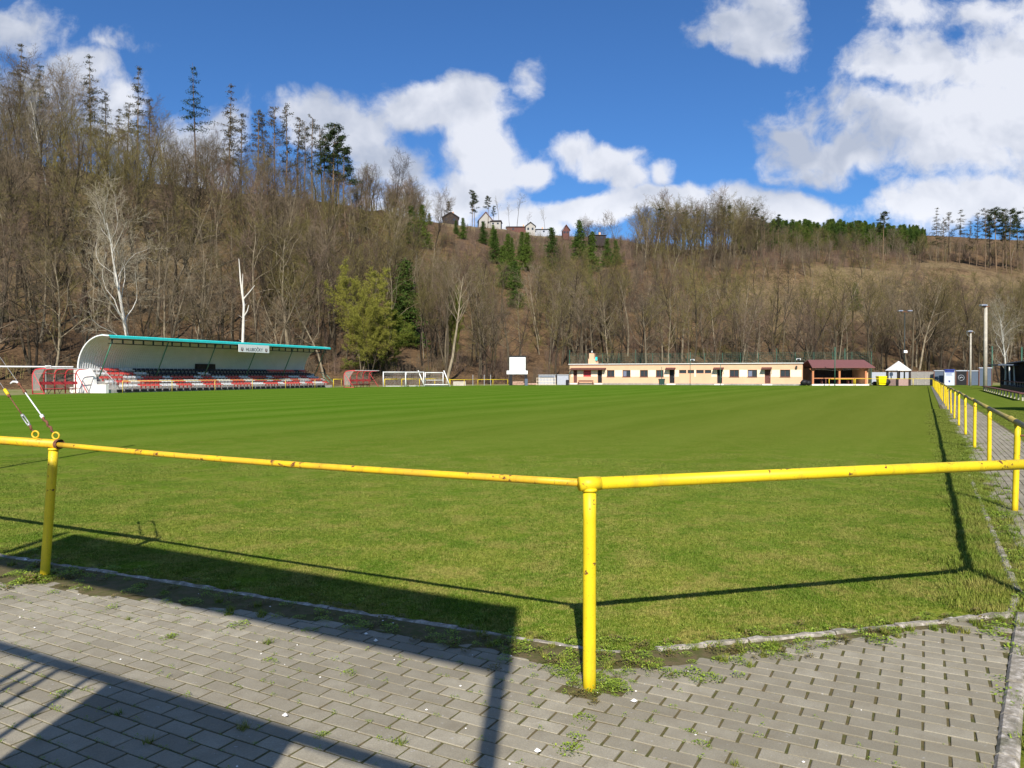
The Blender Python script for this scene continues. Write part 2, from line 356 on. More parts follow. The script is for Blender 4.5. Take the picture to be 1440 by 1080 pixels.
def text_mesh(body, size, mat, parent, m, name='lettering', extrude=.004, align='CENTER'):
    cu = bpy.data.curves.new(name, 'FONT'); cu.body = body; cu.size = size; cu.extrude = extrude; cu.align_x = align; cu.align_y = 'CENTER'
    to = bpy.data.objects.new(name + '_tmp', cu); C.objects.link(to)
    dg = bpy.context.evaluated_depsgraph_get(); me = bpy.data.meshes.new_from_object(to.evaluated_get(dg))
    bpy.data.objects.remove(to); me.transform(m); me.materials.clear(); me.materials.append(mat); me.name = name
    o = bpy.data.objects.new(name, me); C.objects.link(o); o.parent = parent; return o
def scatter(name, pts, meshes, label, cat):
    """one 'stuff' object: pts = (x,y,z, rz, scale, index)"""
    me = bpy.data.meshes.new(name); me.from_pydata([p[:3] for p in pts], [], [])
    a = me.attributes.new('rz', 'FLOAT', 'POINT'); a.data.foreach_set('value', [p[3] for p in pts])
    a = me.attributes.new('sc', 'FLOAT', 'POINT'); a.data.foreach_set('value', [p[4] for p in pts])
    a = me.attributes.new('ix', 'INT', 'POINT'); a.data.foreach_set('value', [p[5] for p in pts])
    o = bpy.data.objects.new(name, me); C.objects.link(o)
    g = bpy.data.node_groups.new(name, 'GeometryNodeTree')
    g.interface.new_socket('Geometry', in_out='INPUT', socket_type='NodeSocketGeometry'); g.interface.new_socket('Geometry', in_out='OUTPUT', socket_type='NodeSocketGeometry')
    gi = g.nodes.new('NodeGroupInput'); go = g.nodes.new('NodeGroupOutput')
    ip = g.nodes.new('GeometryNodeInstanceOnPoints'); g.links.new(gi.outputs[0], ip.inputs['Points'])
    jn = g.nodes.new('GeometryNodeJoinGeometry'); gs = []
    for ms in meshes:
        ms = ms if isinstance(ms, (list, tuple)) else [ms]
        parts = []
        for q in ms:
            so_ = bpy.data.objects.new('source_' + q.name, q); oi = g.nodes.new('GeometryNodeObjectInfo'); oi.inputs['Object'].default_value = so_; parts.append(oi.outputs['Geometry'])
        if len(parts) > 1:
            j2 = g.nodes.new('GeometryNodeJoinGeometry')
            for p_ in parts: g.links.new(p_, j2.inputs[0])
            src = j2.outputs[0]
        else: src = parts[0]
        ti = g.nodes.new('GeometryNodeGeometryToInstance'); g.links.new(src, ti.inputs[0]); gs.append(ti.outputs[0])
    for q in reversed(gs): g.links.new(q, jn.inputs[0])
    g.links.new(jn.outputs[0], ip.inputs['Instance']); ip.inputs['Pick Instance'].default_value = True
    def attr(nm, ty):
        n = g.nodes.new('GeometryNodeInputNamedAttribute'); n.data_type = ty; n.inputs['Name'].default_value = nm; return n.outputs['Attribute']
    g.links.new(attr('ix', 'INT'), ip.inputs['Instance Index'])
    cx = g.nodes.new('ShaderNodeCombineXYZ'); g.links.new(attr('rz', 'FLOAT'), cx.inputs[2]); g.links.new(cx.outputs[0], ip.inputs['Rotation'])
    cs = g.nodes.new('ShaderNodeCombineXYZ'); sa = attr('sc', 'FLOAT')
    for i in range(3): g.links.new(sa, cs.inputs[i])
    g.links.new(cs.outputs[0], ip.inputs['Scale']); g.links.new(ip.outputs[0], go.inputs[0])
    md = o.modifiers.new('scatter', 'NODES'); md.node_group = g
    o['kind'] = 'stuff'; o['label'] = label; o['category'] = cat; return o
def U_(a, b): return random.uniform(a, b)

# ------------------------------------------------------------------ terrain
#        x     base    lower slope (y, Z)   ridge (y, Z)
TER = [(-300, 80, 290, 118, 215, 165), (0, 82, 305, 128, 222, 178), (90, 88, 318, 134, 236, 184), (180, 94, 335, 140, 250, 190), (270, 100, 350, 150, 262, 200), (350, 105, 370, 160, 272, 210),
       (430, 108, 385, 170, 280, 225), (500, 112, 398, 180, 288, 240), (620, 122, 400, 205, 314, 330), (700, 128, 396, 220, 322, 385), (760, 134, 396, 225, 332, 390), (850, 140, 398, 225, 334, 370),
       (950, 142, 385, 232, 352, 330), (1050, 144, 378, 240, 350, 360), (1200, 147, 378, 250, 332, 430), (1300, 148, 385, 250, 333, 460), (1440, 152, 392, 250, 338, 430), (1800, 150, 390, 230, 335, 420)]
def sm(t): t = min(1, max(0, t)); return t * t * (3 - 2 * t)
def terrain(X, Y):
    c = X / max(Y, 5) * F + 720; c = min(1799.9, max(-299.9, c))
    for i in range(len(TER) - 1):
        if TER[i][0] <= c < TER[i+1][0]: break
    f = (c - TER[i][0]) / (TER[i+1][0] - TER[i][0]); f = f * f * (3 - 2 * f) * .5 + f * .5
    zb, y1, Z1, y2, Z2 = [a + (b - a) * f for a, b in zip(TER[i][1:], TER[i+1][1:])]
    h1 = EYE + (HY - y1) / F * Z1; h2 = EYE + (HY - y2) / F * Z2
    if Y < zb: return -.4
    if Y < Z1: t = (Y - zb) / (Z1 - zb); h = h1 * (.75 * t + .25 * t * t)
    elif Y < Z2: t = (Y - Z1) / (Z2 - Z1); h = h1 + (h2 - h1) * (1.25 * t - .25 * t * t)
    else: h = h2 + min(0, -(Y - Z2) * .06)
    n = mnoise.noise(Vector((X * .03, Y * .03, 0))) * 2.2 + mnoise.noise(Vector((X * .11, Y * .11, 4))) * .8
    return h + n * sm((Y - zb) / 30) * (1 if Y < Z2 * .93 else .35)
def openness(X, Y):
    x = 720 + F * X / max(Y, 5)
    for i in range(len(TER) - 1):
        if TER[i][0] <= x < TER[i+1][0]: break
    f = (x - TER[i][0]) / (TER[i+1][0] - TER[i][0]); zb = TER[i][1] + (TER[i+1][1] - TER[i][1]) * f; Z2 = TER[i][5] + (TER[i+1][5] - TER[i][5]) * f; t = (Y - zb) / (Z2 - zb)
    o = 0
    if x < 360: o = sm((t - .18) / .15) * sm((.98 - t) / .1) * sm((360 - x) / 120)
    if x > 940: o = max(o, .7 * sm((t - .10) / .08) * sm((.44 - t) / .08) * sm((x - 940) / 120))
    if 620 < x < 900: o = max(o, sm((t - .80) / .08))
    return o
def build_hills():
    xs = [-620 + i * 5 for i in range(250)]; ys = [70 + i * 3.5 for i in range(90)] + [385 + i * 9 for i in range(26)]
    v = [(x, y, terrain(x, y)) for y in ys for x in xs]; nx = len(xs)
    f = [(j*nx+i, j*nx+i+1, (j+1)*nx+i+1, (j+1)*nx+i) for j in range(len(ys)-1) for i in range(nx-1)]
    b = MB(); b.v = v; b.f = f; o = b.build('hills', M['hill'], None, True)
    at = o.data.attributes.new('open', 'FLOAT', 'POINT'); at.data.foreach_set('value', [openness(x, y) for x, y, z in v]); return o
struct(build_hills())
g = MB(); g.quad((-2500, -2500, -.06), (2500, -2500, -.06), (2500, 2500, -.06), (-2500, 2500, -.06)); struct(g.build('ground', M['verge']))
def poly_sheet(name, pts, z, mat):
    b = MB(); b.v = [(p.x, p.y, z) for p in pts]; b.f = [tuple(range(len(pts)))]; return struct(b.build(name, mat))
# pitch lawn: kerb corner points in field coordinates
KL = [(3.62, -7.2), (3.74, -5.6), (3.90, -3.0), (4.0, -1.62)]; KC = [(4.16, -1.36), (4.95, -.50), (5.86, .45)]; KR = [(6.3, .58), (9, .60), (20, .62), (60, .62), (122, .62)]
lawn = [fld(3.2, -64), fld(3.3, -20)] + [fld(*p) for p in KL + KC + KR[:-1]] + [fld(119, .62), Vector((46, 116.5, 0)), Vector((0, 116.5, 0)), Vector((-24.0, 95, 0)), Vector((-36.6, 63.3, 0))]
poly_sheet('pitch', lawn, .004, M['grass'])
def dirt_mat():
    t = MT('worn_dirt_track', .95, 0, 0); n = t.noise(.5, 6, .7); f = t.noise(9, 4, .7)
    t.col(t.mix(t.rng(n, .4, .6), t.mix(f, (.24, .19, .11), (.34, .28, .17)), (.15, .19, .045))); return t.m
M['dirt'] = dirt_mat()
poly_sheet('dirt_track', [Vector((-57.0, 31.0, 0)), Vector((-36.8, 63.2, 0)), Vector((-24.2, 94.8, 0)), Vector((-.2, 116.3, 0)), Vector((46, 116.6, 0)), Vector((46, 150, 0)), Vector((-30, 150, 0)), Vector((-60, 110, 0)), Vector((-90, 60, 0))], .004, M['dirt'])
poly_sheet('verge', [fld(-14, .4), fld(5.7, .62), fld(118.5, .64), Vector((67.5, 116.8, 0)), Vector((150, 116.8, 0)), Vector((150, -30, 0))], .002, M['verge'])
poly_sheet('yard', [Vector((46.05, 116.6, 0)), Vector((150, 116.9, 0)), Vector((150, 152, 0)), Vector((46.05, 152, 0))], .002, M['dirt'])
# soil bed below the pavers
near = [fld(-6, -14), fld(3.2, -14)] + [fld(s - .02, t) for s, t in KL + KC] + [fld(5.9, .52), fld(-6, -.80)]
poly_sheet('paving_bed', near, .0250, M['soil'])
poly_sheet('path_bed', [fld(5.9, .62), fld(46, .62), fld(46, 2.12), fld(5.9, 2.12)], .0245, M['soil'])
poly_sheet('path', [fld(46, .66), fld(118, .66), fld(118, 2.12), fld(46, 2.12)], .012, M['farpath'])

# ------------------------------------------------------------------ pavers (real bricks)
def build_pavers(name, s0, s1, t0, t1, along_t, inside, mat):
    b = MB(); tones = []
    a, c = (.1, .2) if along_t else (.2, .1)
    ns = int((s1 - s0) / a); ntt = int((t1 - t0) / c)
    for i in range(ns):
        for j in range(-1, ntt):
            so_, to_ = s0 + i * a, t0 + j * c
            if along_t: to_ += (i % 2) * .1
            else: so_ += (j % 2) * .1
            if not inside(so_ + a / 2, to_ + c / 2): continue
            o = fld(so_ + a / 2, to_ + c / 2)
            far = o.y
            g_ = .0042 + (random.random() ** 2) * .0024; gc = .0052 + random.random() * .003
            sink = mnoise.noise(Vector((o.x * .7, o.y * .7, 2))) * .0025 + U_(-.001, .001)
            m = Matrix.Translation((o.x, o.y, .030 + sink)) @ Matrix.Rotation(FANG + U_(-.012, .012), 4, 'Z') @ Matrix.Rotation(U_(-.009, .009), 4, 'X') @ Matrix.Rotation(U_(-.009, .009), 4, 'Y')
            n0 = len(b.v)
            lo = -c/2 + (gc if along_t else g_)
            if along_t: hi = min(c/2 - gc, kr(so_ + a/2) - to_ - c/2)
            else: hi = c/2 - g_
            if hi - lo < .02: continue
            ga = g_ if along_t else gc; b.bbox(-a/2+ga, a/2-ga, -hi, -lo, -.03, 0, .0018, m)
            for q in range(n0, len(b.v)): v_ = b.v[q]; b.v[q] = (v_[0] + U_(-.0013, .0013), v_[1] + U_(-.0013, .0013), v_[2])
            tn = min(1, max(0, .5 + mnoise.noise(Vector((o.x * .5, o.y * .5, 9))) * .5 + random.gauss(0, .19)))
            tones += [tn] * 12
    o = b.build(name, mat); at = o.data.attributes.new('tone', 'FLOAT', 'POINT'); at.data.foreach_set('value', tones)
    return struct(o)
def kerb_s(t):
    pts = KL + KC
    if t < pts[0][1]: return pts[0][0]
    for (sa, ta), (sb, tb) in zip(pts, pts[1:]):
        if ta <= t <= tb: return sa + (sb - sa) * (t - ta) / (tb - ta)
    return pts[-1][0] if t < .36 else -99
def kr(s): return .305 + .118 * (s - 3.69) - .045
def in_near(s, t):
    k = kerb_s(t); edge = k - ((.13 + .09 * max(0, -t - 3.4)) if t < -1.5 else .07) - max(0, mnoise.noise(Vector((s * 3, t * 3, 1)))) * .25
    P_ = fld(s, t)
    return s < edge and t < kr(s) + .075 and P_.y > 1.0 and (P_ - fld(3.52, -1.47)).length > .09
build_pavers('paving', -2.5, 6.1, -9.5, .8, True, in_near, M['paver'])
def in_path(s, t): return t > .70 + max(0, mnoise.noise(Vector((s * 1.3, t, 5)))) * .35 and not (abs((s - 5.89)) < .05 and abs(t - .93) < .05)
build_pavers('path_paving', 6.0, 46, .64, 2.1, False, in_path, M['paver'])
def soil_strip():
    b = MB(); n = 0; ts = [-9 + i * .04 for i in range(int(9.5 / .04))]
    for t in ts:
        k = kerb_s(t); k = k if k > 0 else 5.86; w = (.15 + .09 * max(0, -t - 3.4) if t < -1.8 else .04) + .16 * max(0, mnoise.noise(Vector((t * 2.2, 0, 8))) + .25) + .09 * math.exp(-((t + 1.4) / .6) ** 2) * 2 + U_(-.012, .012)
        a, c = fld(k + .0, t), fld(k - .03 - w, t); b.v += [(a.x, a.y, .034), (c.x, c.y, .0305)]
    for i in range(len(ts) - 1): b.f.append((2*i, 2*i+1, 2*i+3, 2*i+2))
    o = b.build('soil_strip', M['soil'], None, True); struct(o)
soil_strip()
# kerbs: a run of weathered stones
def kerb(name, pts, w=.06, h=.038, label='', rg=1.0):
    b = MB()
    pts = [fld(*p) for p in pts]
    for a, c in zip(pts, pts[1:]):
        d = c - a; Ln = d.length; n = max(1, round(Ln / .48)); ang = math.atan2(d.y, d.x)
        for i in range(n):
            q = a + d * ((i + .5) / n); seg = Ln / n; k = max(2, int(seg / .06))
            m = Matrix.Translation((q.x, q.y, U_(-.006, .006))) @ Matrix.Rotation(ang + U_(-.015, .015), 4, 'Z')
            n0 = len(b.v)
            for j in range(k + 1):
                x = -seg/2 + .006 + (seg - .012) * j / k; rr = U_(-.006, .006) * rg; hh = h + U_(-.007, .005) * rg
                for (yy, zz) in ((-w/2 + rr, 0), (-w/2 + rr, hh - .014), (-w/2 + .014 + rr, hh), (w/2 - .014 + rr, hh + U_(-.003, .003) * rg), (w/2 + rr, hh - .014), (w/2 + rr, 0)):
                    p = m @ Vector((x, yy, zz)); b.v.append((p.x, p.y, p.z))
                if j:
                    o = n0 + (j - 1) * 6
                    for e in range(5): b.f.append((o+e, o+6+e, o+7+e, o+1+e))
            b.f.append(tuple(n0 + e for e in range(6))); o = n0 + k * 6; b.f.append(tuple(o + e for e in range(6))[::-1])
    return tag(b.build(name, M['kerb'], None), label, 'kerb')
kerb('kerb', [(3.15, -14)] + [(s + .03, t) for s, t in KL] + [(4.06, -1.50)], label='low concrete kerb running left along the edge of the lawn')
kerb('kerb', [(4.18, -1.34), (4.97, -.48), (5.90, .50)], h=.052, label='weathered kerb cutting the corner under the thick yellow rail')
kerb('kerb', [(5.95, .572), (3.69, .305), (0, -.13), (-4, -.60)], .085, .045, rg=.15, label='smooth grey kerb at the lower right corner of the paving')
kerb('kerb', [(5.95, .50), (6.6, .60), (14, .62)], .06, .035, label='sunken kerb between lawn and the path beyond the railing')

# ------------------------------------------------------------------ near railings
RZ = 1.056
def railing(name, label, posts, rails, group=None):
    o = tag(bpy.data.objects.new(name, None), label, 'railing', group); C.objects.link(o); o.location = (posts[0][0].x, posts[0][0].y, 0)
    off = Vector((posts[0][0].x, posts[0][0].y, 0))
    for p, r, top, lean, mt in posts:
        b = MB(); n = 7
        b.tube([Vector((p.x, p.y, -.05)) - off + Vector(lean) * (i / n) + Vector((0, 0, (top + .05) * i / n)) for i in range(n + 1)], r, 16)
        b.tube([Vector((p.x, p.y, top - .012)) - off + Vector(lean), Vector((p.x, p.y, top + .004)) - off + Vector(lean)], [r + .007, r + .004], 16)  # weld bead
        b.build('post', M[mt], o, True)
    for pts, r, mt in rails:
        b = MB(); b.tube([Vector(q) - off for q in pts], r, 18); b.build('rail', M[mt], o, True)
    return o
def V3(p, z): return Vector((p.x, p.y, z))
c1 = fld(3.52, -1.47); c2 = fld(5.89, .93); lp = Vector((-3.63, 5.88, 0))
lean = Vector((.085, .0, 0))
# thin rail between the left post and the corner, thick rails elsewhere
sag = [V3(lp + (c1 - lp) * (i / 12), 1.062 - .018 * math.sin(math.pi * i / 12) - .004 * (i / 12)) + lean * (1 - i / 12) for i in range(13)]
dirn = (c2 - c1).normalized(); dl = (lp - c1).normalized()
l2 = lp + dl * 4.5
end_rail = railing('pitch_railing', 'yellow railing on the left with thin rusty rail and leaning post', [(lp, .034, 1.03, lean, 'yellow'), (l2, .034, 1.03, (0, 0, 0), 'yellow')],
    [(sag[0:13], .0195, 'yellow_old'), ([V3(l2, 1.07), V3(lp + dl * 2, 1.066) + lean * .5, V3(lp, 1.065) + lean * 1.25 + Vector((.03, -.015, 0))], .034, 'yellow_old')])
cor_rail = railing('pitch_railing', 'thick yellow corner rail welded on the near upright post', [(c1, .033, 1.03, (0, 0, 0), 'yellow'), (c2, .033, 1.03, (0, 0, 0), 'yellow')],
    [([V3(c1, 1.056) - dirn * .055, V3(c1, 1.056) + dirn * .055], .0355, 'yellow'), ([V3(c1, 1.056) + dirn * .056, V3(c1 + (c2-c1) * .5, 1.062), V3(c2, 1.060)], .031, 'yellow')])
# collar at the left post, black disc painting the shade inside the pipe
b = MB(); e = V3(lp, 1.065) + lean * 1.25 + Vector((.03, -.015, 0)) - end_rail.location
b.tube([e + Vector((-.02, .01, 0)), e + Vector((.012, -.006, 0))], [.0375, .0375], 18, False); b.build('pipe_collar', M['rust'], end_rail, True)
b = MB(); b.tube([e + Vector((.0, .0, 0)), e + Vector((.003, -.0015, 0))], [.030, .030], 18); b.build('pipe_hollow_shade', M['black'], end_rail)
# side railing running away along the path
ss = [10.5, 14.85, 19.1] + [19.1 + 4.12 * i for i in range(1, 25)]
sp = [(fld(s, .93 + U_(-.02, .02)), .033, 1.03, (U_(-.03, .03), U_(-.02, .02), 0), 'yellow') for s in ss]
rp = [V3(c2, 1.060)]
for s in ss: rp.append(fld(s, .93, 1.056 + U_(-.012, .012)))
side = railing('pitch_railing', 'long yellow railing with weathered top rail running away beside the path', sp,
    [([a, a.lerp(b_, .5) + Vector((0, 0, U_(-.012, .004))), b_], .032, 'yellow_faded') for a, b_ in zip(rp, rp[1:])])
for a in rp[1:14:2]:
    d = (fld(1, 0)); q = a + d * .7 - side.location; MB().tube([q - d * .05, q + d * .05], .0375, 14).build('rail_sleeve', M['yellow_faded'], side, True)
b = MB(); q = fld(10.5, .93, .90) - side.location; b.tube([q + Vector((.03, -.03, 0)), q + Vector((.07, -.05, .0))], .012, 8); b.tube([q + Vector((.07, -.05, .0)), q + Vector((.10, -.02, .03))], .006, 6); b.build('rusty_hook', M['rust'], side)
# stay wires with turnbuckles up to a net pole standing outside the left edge of the view
pole_b = Vector((-8.95, 8.85, 0))
t = thing('net_pole', 'tall steel pole beyond the left edge of the railing', 'pole', pole_b)
MB().tube([(0, 0, -.1), (0, 0, 6.1)], [.05, .045], 12).build('mast', M['galv'], t, True)
MB().tube([(0, 0, 6.1), (0, 0, 6.14)], [.058, .03], 12).build('cap', M['galv'], t, True)
def stay(A, B, label, yellow_bit=False):
    A = Vector(A); B = Vector(B); d = (B - A).normalized(); t = thing('stay_wire', label, 'stay wire', A, 0)
    ring = MB(); k = 16; side_ = d.cross(Vector((0, 1, 0))).normalized(); rc = Vector((0, 0, .028))
    ax = Vector((1, 0, 0)); ring.tube([rc + Vector((math.cos(2*math.pi*i/k) * .026, 0, math.sin(2*math.pi*i/k) * .026)) for i in range(k + 1)], .007, 8, False)
    ring.build('eye_ring', M['yellow_old'], t, True)
    s0 = rc + d * .026; r0 = .17 if not yellow_bit else .05
    h = MB(); h.tube([s0, s0 + d * .03], .006, 6)
    n = max(1, int(r0 / .03))
    for i in range(n): q = s0 + d * (.03 + (i + .5) * r0 / n); h.tube([q - d * .018 + side_ * .008 * (-1) ** i, q + d * .018 - side_ * .006 * (-1) ** i], .0095, 7)
    h.build('shackle', M['rust'], t, True); a0 = s0 + d * (r0 + .03)
    if not yellow_bit:
        tb = MB(); tb.tube([a0 - d * .01, a0 + d * .02], .014, 8); tb.tube([a0 + d * .02, a0 + d * .30], .005, 8); tb.build('tension_rod', M['white'], t, True); e = a0 + d * .30
        w = MB(); w.tube([e, e + d * .03], .013, 8); w.tube([e + d * .02, e + d * .10], .006, 6); w.tube([e + d * .09, e + d * .12], .012, 8); w.build('eye_bolt', M['rust'], t, True)
        w = MB(); e2 = e + d * .12; w.tube([e2, e2 + d * .03 + side_ * .01, e2 + d * .055 + side_ * .03, e2 + d * .06 + side_ * .055], .008, 7); w.build('hook', M['white'], t, True)
    else:
        tb = MB(); tb.tube([a0, a0 + d * .02], .012, 8); tb.tube([a0 + d * .015 + side_ * .010, a0 + d * .11 + side_ * .010], .005, 6); tb.tube([a0 + d * .015 - side_ * .010, a0 + d * .11 - side_ * .010], .005, 6)
        e = a0 + d * .11; tb.tube([e, e + d * .02], .013, 8); tb.build('turnbuckle', M['galv'], t, True)
        w = MB(); w.tube([e + d * .02, e + d * .26], .005, 6); w.tube([e + d * .25, e + d * .27], .012, 8); w.build('eye_bolt', M['rust'], t, True); MB().tube([e + d * .27, e + d * .34], .013, 10).build('wire_sleeve', M['yellow'], t, True)
    MB().tube([e + d * .12, B - A], .0014, 6).build('wire', M['galv'], t)
    return t
stay(V3(lp, 1.10) + lean * 1.2 + Vector((-.0, .0, 0)), pole_b + Vector((0, 0, 6.05)), 'rusty stay wire rising from the eye ring over the leaning yellow post')
stay(V3(lp + dl * .235, 1.102) + lean * 1.0, pole_b + Vector((-.0, 0, 5.9)), 'rusty stay wire with yellow sleeve at the left edge of the picture', True)

# ------------------------------------------------------------------ frame behind the camera that throws the board shadow
sgn = thing('sign_frame', 'tall steel frame with a banner board standing behind the viewer', 'sign', (-.34, -.93, 0), math.atan2(.4772, -.8788))
MB().tube([(-.06, 0, -.1), (-.06, 0, 4.5)], .045, 10).build('post', M['galv'], sgn)
MB().tube([(5.05, 0, -.1), (5.05, 0, 4.5)], .045, 10).build('post', M['galv'], sgn)
MB().box(-.12, 4.9, -.02, .02, 3.64, 4.50).build('board', M['greysheet'], sgn)
MB().tube([(-.06, 0, 2.80), (5.05, 0, 2.80)], .035, 10).build('cross_beam', M['galv'], sgn)
MB().box(.86, 2.12, .03, .06, 1.2, 2.84).build('lower_panel', M['greysheet'], sgn)
for i, (x, a) in enumerate(((2.3, .0), (2.45, .04), (2.62, .06), (2.75, -.03), (2.9, -.05), (3.1, .1))): MB().tube([(x, 0, .1), (x + a * 2.6, 0, 2.78)], .018, 6).build('brace', M['galv'], sgn)

# ------------------------------------------------------------------ grandstand
PA = Vector((-35.0, 66.1, 0)); PB = Vector((-23.1, 95.7, 0)); SL = (PB - PA).length; ST = math.atan2((PB - PA).y, (PB - PA).x)
stand = thing('grandstand', 'small covered grandstand with curved white shell, teal roof edge and red and white seats', 'grandstand', PA, ST)
# local: x along the stand away from the viewer, +y to the back
nR = 5
def shell_profile(n=14):      # (y, z) from the back foot to the roof tip
    pts = [(3.75, .9), (3.75, 2.1)]
    for i in range(1, n + 1):
        a = math.pi / 2 * i / n; pts.append((3.75 - 3.1 * (1 - math.cos(a)) ** 1.0, 2.1 + 2.95 * math.sin(a)))
    pts.append((-.05, 4.98)); return pts
pf = shell_profile(); b = MB(); nseg = int(SL / .12)
for i in range(nseg + 1):
    x = SL * i / nseg; o_ = .022 * (1 if i % 2 else -1)
    for k, (y, z) in enumerate(pf):
        ty, tz = (0, 1) if k < 2 else ((-1, 0) if k == len(pf) - 1 else (math.cos(math.pi/2*(k-1)/14), math.sin(math.pi/2*(k-1)/14)))
        b.v.append((x, y + (o_ * ty if k >= 2 else o_), z + o_ * tz))
np_ = len(pf)
for i in range(nseg):
    for k in range(np_ - 1): a = i * np_ + k; b.f.append((a, a+1, a+np_+1, a+np_))
b.build('shell', M['white_shell'], stand)
for x in (-.03, SL + .03): MB().tube([(x, y, z) for y, z in pf], .07, 8).build('shell_edge_tube', M['white'], stand, True)
b = MB(); k = int(SL / .22)
for i in range(k):
    x0 = -.1 + (SL + .3) * i / k; x1 = -.1 + (SL + .3) * (i + 1) / k; xm = (x0 + x1) / 2
    b.quad((x0, .9, 5.08), (xm, .9, 5.13), (xm, -.22, 5.03), (x0, -.22, 4.98)); b.quad((xm, .9, 5.13), (x1, .9, 5.08), (x1, -.22, 4.98), (xm, -.22, 5.03))
    b.quad((x0, -.22, 4.98), (xm, -.22, 5.03), (xm, -.25, 4.80), (x0, -.25, 4.80)); b.quad((xm, -.22, 5.03), (x1, -.22, 4.98), (x1, -.25, 4.80), (xm, -.25, 4.80))
b.build('roof_edge', M['teal'], stand)
b = MB(); b.tube([(0, .05, 4.72), (SL, .05, 4.72)], .05, 6); b.tube([(0, .1, 4.33), (SL, .1, 4.33)], .045, 6)
for i in range(29): x = .4 + (SL - .8) * i / 28; b.box(x - .07, x + .07, .06, .12, 4.3, 4.75)
b.build('roof_truss', M['dark_metal'], stand)
for i in range(6):
    x = .5 + (SL - 1.0) * i / 5; MB().tube([(x, .12, 4.75), (x, 1.75, 1.45)], .055, 8).build('post', M['green_paint'], stand, True)
stp = [(3.62 - .68 * i, 1.75 - .36 * i) for i in range(nR)]     # (y back edge, tread height)
# stepped terrace with raw riser faces, white side wall
b = MB(); poly = [(3.7, 0)]
for i, (y, z) in enumerate(stp): poly += [(y + .08 if i == 0 else y, z), (y - .68, z)]
poly.append((stp[-1][0] - .68, 0)); M['step'] = plain('pale_concrete', (.48, .45, .40), .9, var=.3); m_ = Matrix(((0, 1, 0, 0), (1, 0, 0, 0), (0, 0, 1, 0), (0, 0, 0, 1)))
b.prism(poly, .05, SL + 1.1, m_); b.build('terrace', M['step'], stand)
b = MB(); b.prism([(4.0, 0), (4.0, 2.15), (2.2, 2.15), (1.6, 1.5), (1.5, .75), (.1, .75), (.1, 0)], -.25, .04, m_); b.build('side_wall', M['whitewash'], stand)
b = MB(); b.box(-.4, -.25, 3.9, 4.3, 0, .5); b.build('pedestal', M['whitewash'], stand)
b = MB()
for i in range(36): b.box(.9 + i * .85, 1.55 + i * .85, .08, .155, .06, .30)
b.build('riser_grilles', M['black'], stand)
MB().box(13.6, 16.2, 3.4, 3.7, 2.05, 2.75).build('back_panel', M['dark_timber'], stand)
b = MB()
for x in (SL + .5, SL + 1.4): b.tube([(x, 1.6, 1.9), (x, .2, .6)], .04, 6)
b.tube([(SL + .5, 1.6, 1.9), (SL + 1.4, 1.6, 1.9)], .04, 6); b.build('stair_rail', M['green_paint'], stand)
b = MB(); b.tube([(.6, 1.7, 2.3), (.6, .3, 1.2), (.6, .3, .7)], .03, 6); b.tube([(.9, .3, 1.2), (.9, .3, .4)], .03, 6); b.build('stair_rail', M['galv'], stand)
# seats
def seat_mb(b, x, y, z):
    b.bbox(x - .21, x + .21, y - .20, y + .18, z + .24, z + .31, .03)
    b.box(x - .20, x + .20, y + .15, y + .19, z + .30, z + .46); b.box(x - .03, x + .03, y - .05, y + .05, z, z + .24)
seat_me = {}
for k_ in ('red_seat', 'white_seat', 'black_seat'):
    b = MB(); seat_mb(b, 0, 0, 0); seat_me[k_] = b.mesh(k_, M[k_])
allseats = []
for r in range(nR):
    y0, z0 = stp[r]; x = .7 + (.25 if r > 1 else 0) + (.9 if r == 4 else 0); end = SL - .2 + (1.0 if r > 2 else 0); colr = random.choice(['red_seat', 'white_seat'])
    while x < end:
        run = random.randint(3, 6) if colr == 'red_seat' else random.randint(2, 4)
        for _ in range(run):
            if x > end: break
            allseats.append((x, y0 - .38, z0, colr)); x += .5
        colr = 'white_seat' if colr == 'red_seat' else 'red_seat'
        if r < 2 and x > 5.5: colr = random.choice(['red_seat', 'black_seat', 'black_seat', 'black_seat', 'black_seat', 'white_seat'])  # top rows turned mostly black, painting the roof shade into the seat colour
allseats.sort(key=lambda q: q[0])
for (x, y, z, c_) in allseats[:96]:
    o = bpy.data.objects.new('seat', seat_me[c_]); C.objects.link(o); o.parent = stand; o.location = (x, y, z)
for c_ in ('red_seat', 'white_seat', 'black_seat'):
    b = MB(); [seat_mb(b, x, y, z) for (x, y, z, q) in allseats[96:] if q == c_]; o = b.build({'red_seat': 'red_seats', 'white_seat': 'white_seats', 'black_seat': 'shade_seats'}[c_], M[c_], stand); o['kind'] = 'stuff'
# name board hung under the roof edge
sx0, sx1 = 15.6, 20.4
bd = MB().box(sx0, sx1, -.34, -.29, 4.02, 4.84).build('name_board', M['white'], stand)
mt = Matrix.Translation(((sx0 + sx1) / 2, -.345, 4.30)) @ Matrix.Rotation(R(90), 4, 'X')
text_mesh('HLUBOČKY', .50, M['letter'], bd, mt, 'lettering', .006)
for x in (sx0 + .5, sx1 - .5):
    b = MB(); b.prism([(x - .18, 4.48), (x - .18, 4.22), (x, 4.1), (x + .18, 4.22), (x + .18, 4.48)], -.352, -.345); b.build('crest', M['rust'], bd)
    b = MB(); b.prism([(x - .09, 4.42), (x - .09, 4.28), (x + .09, 4.28), (x + .09, 4.42)], -.358, -.352); b.build('crest_field', M['pale_blue'], bd)
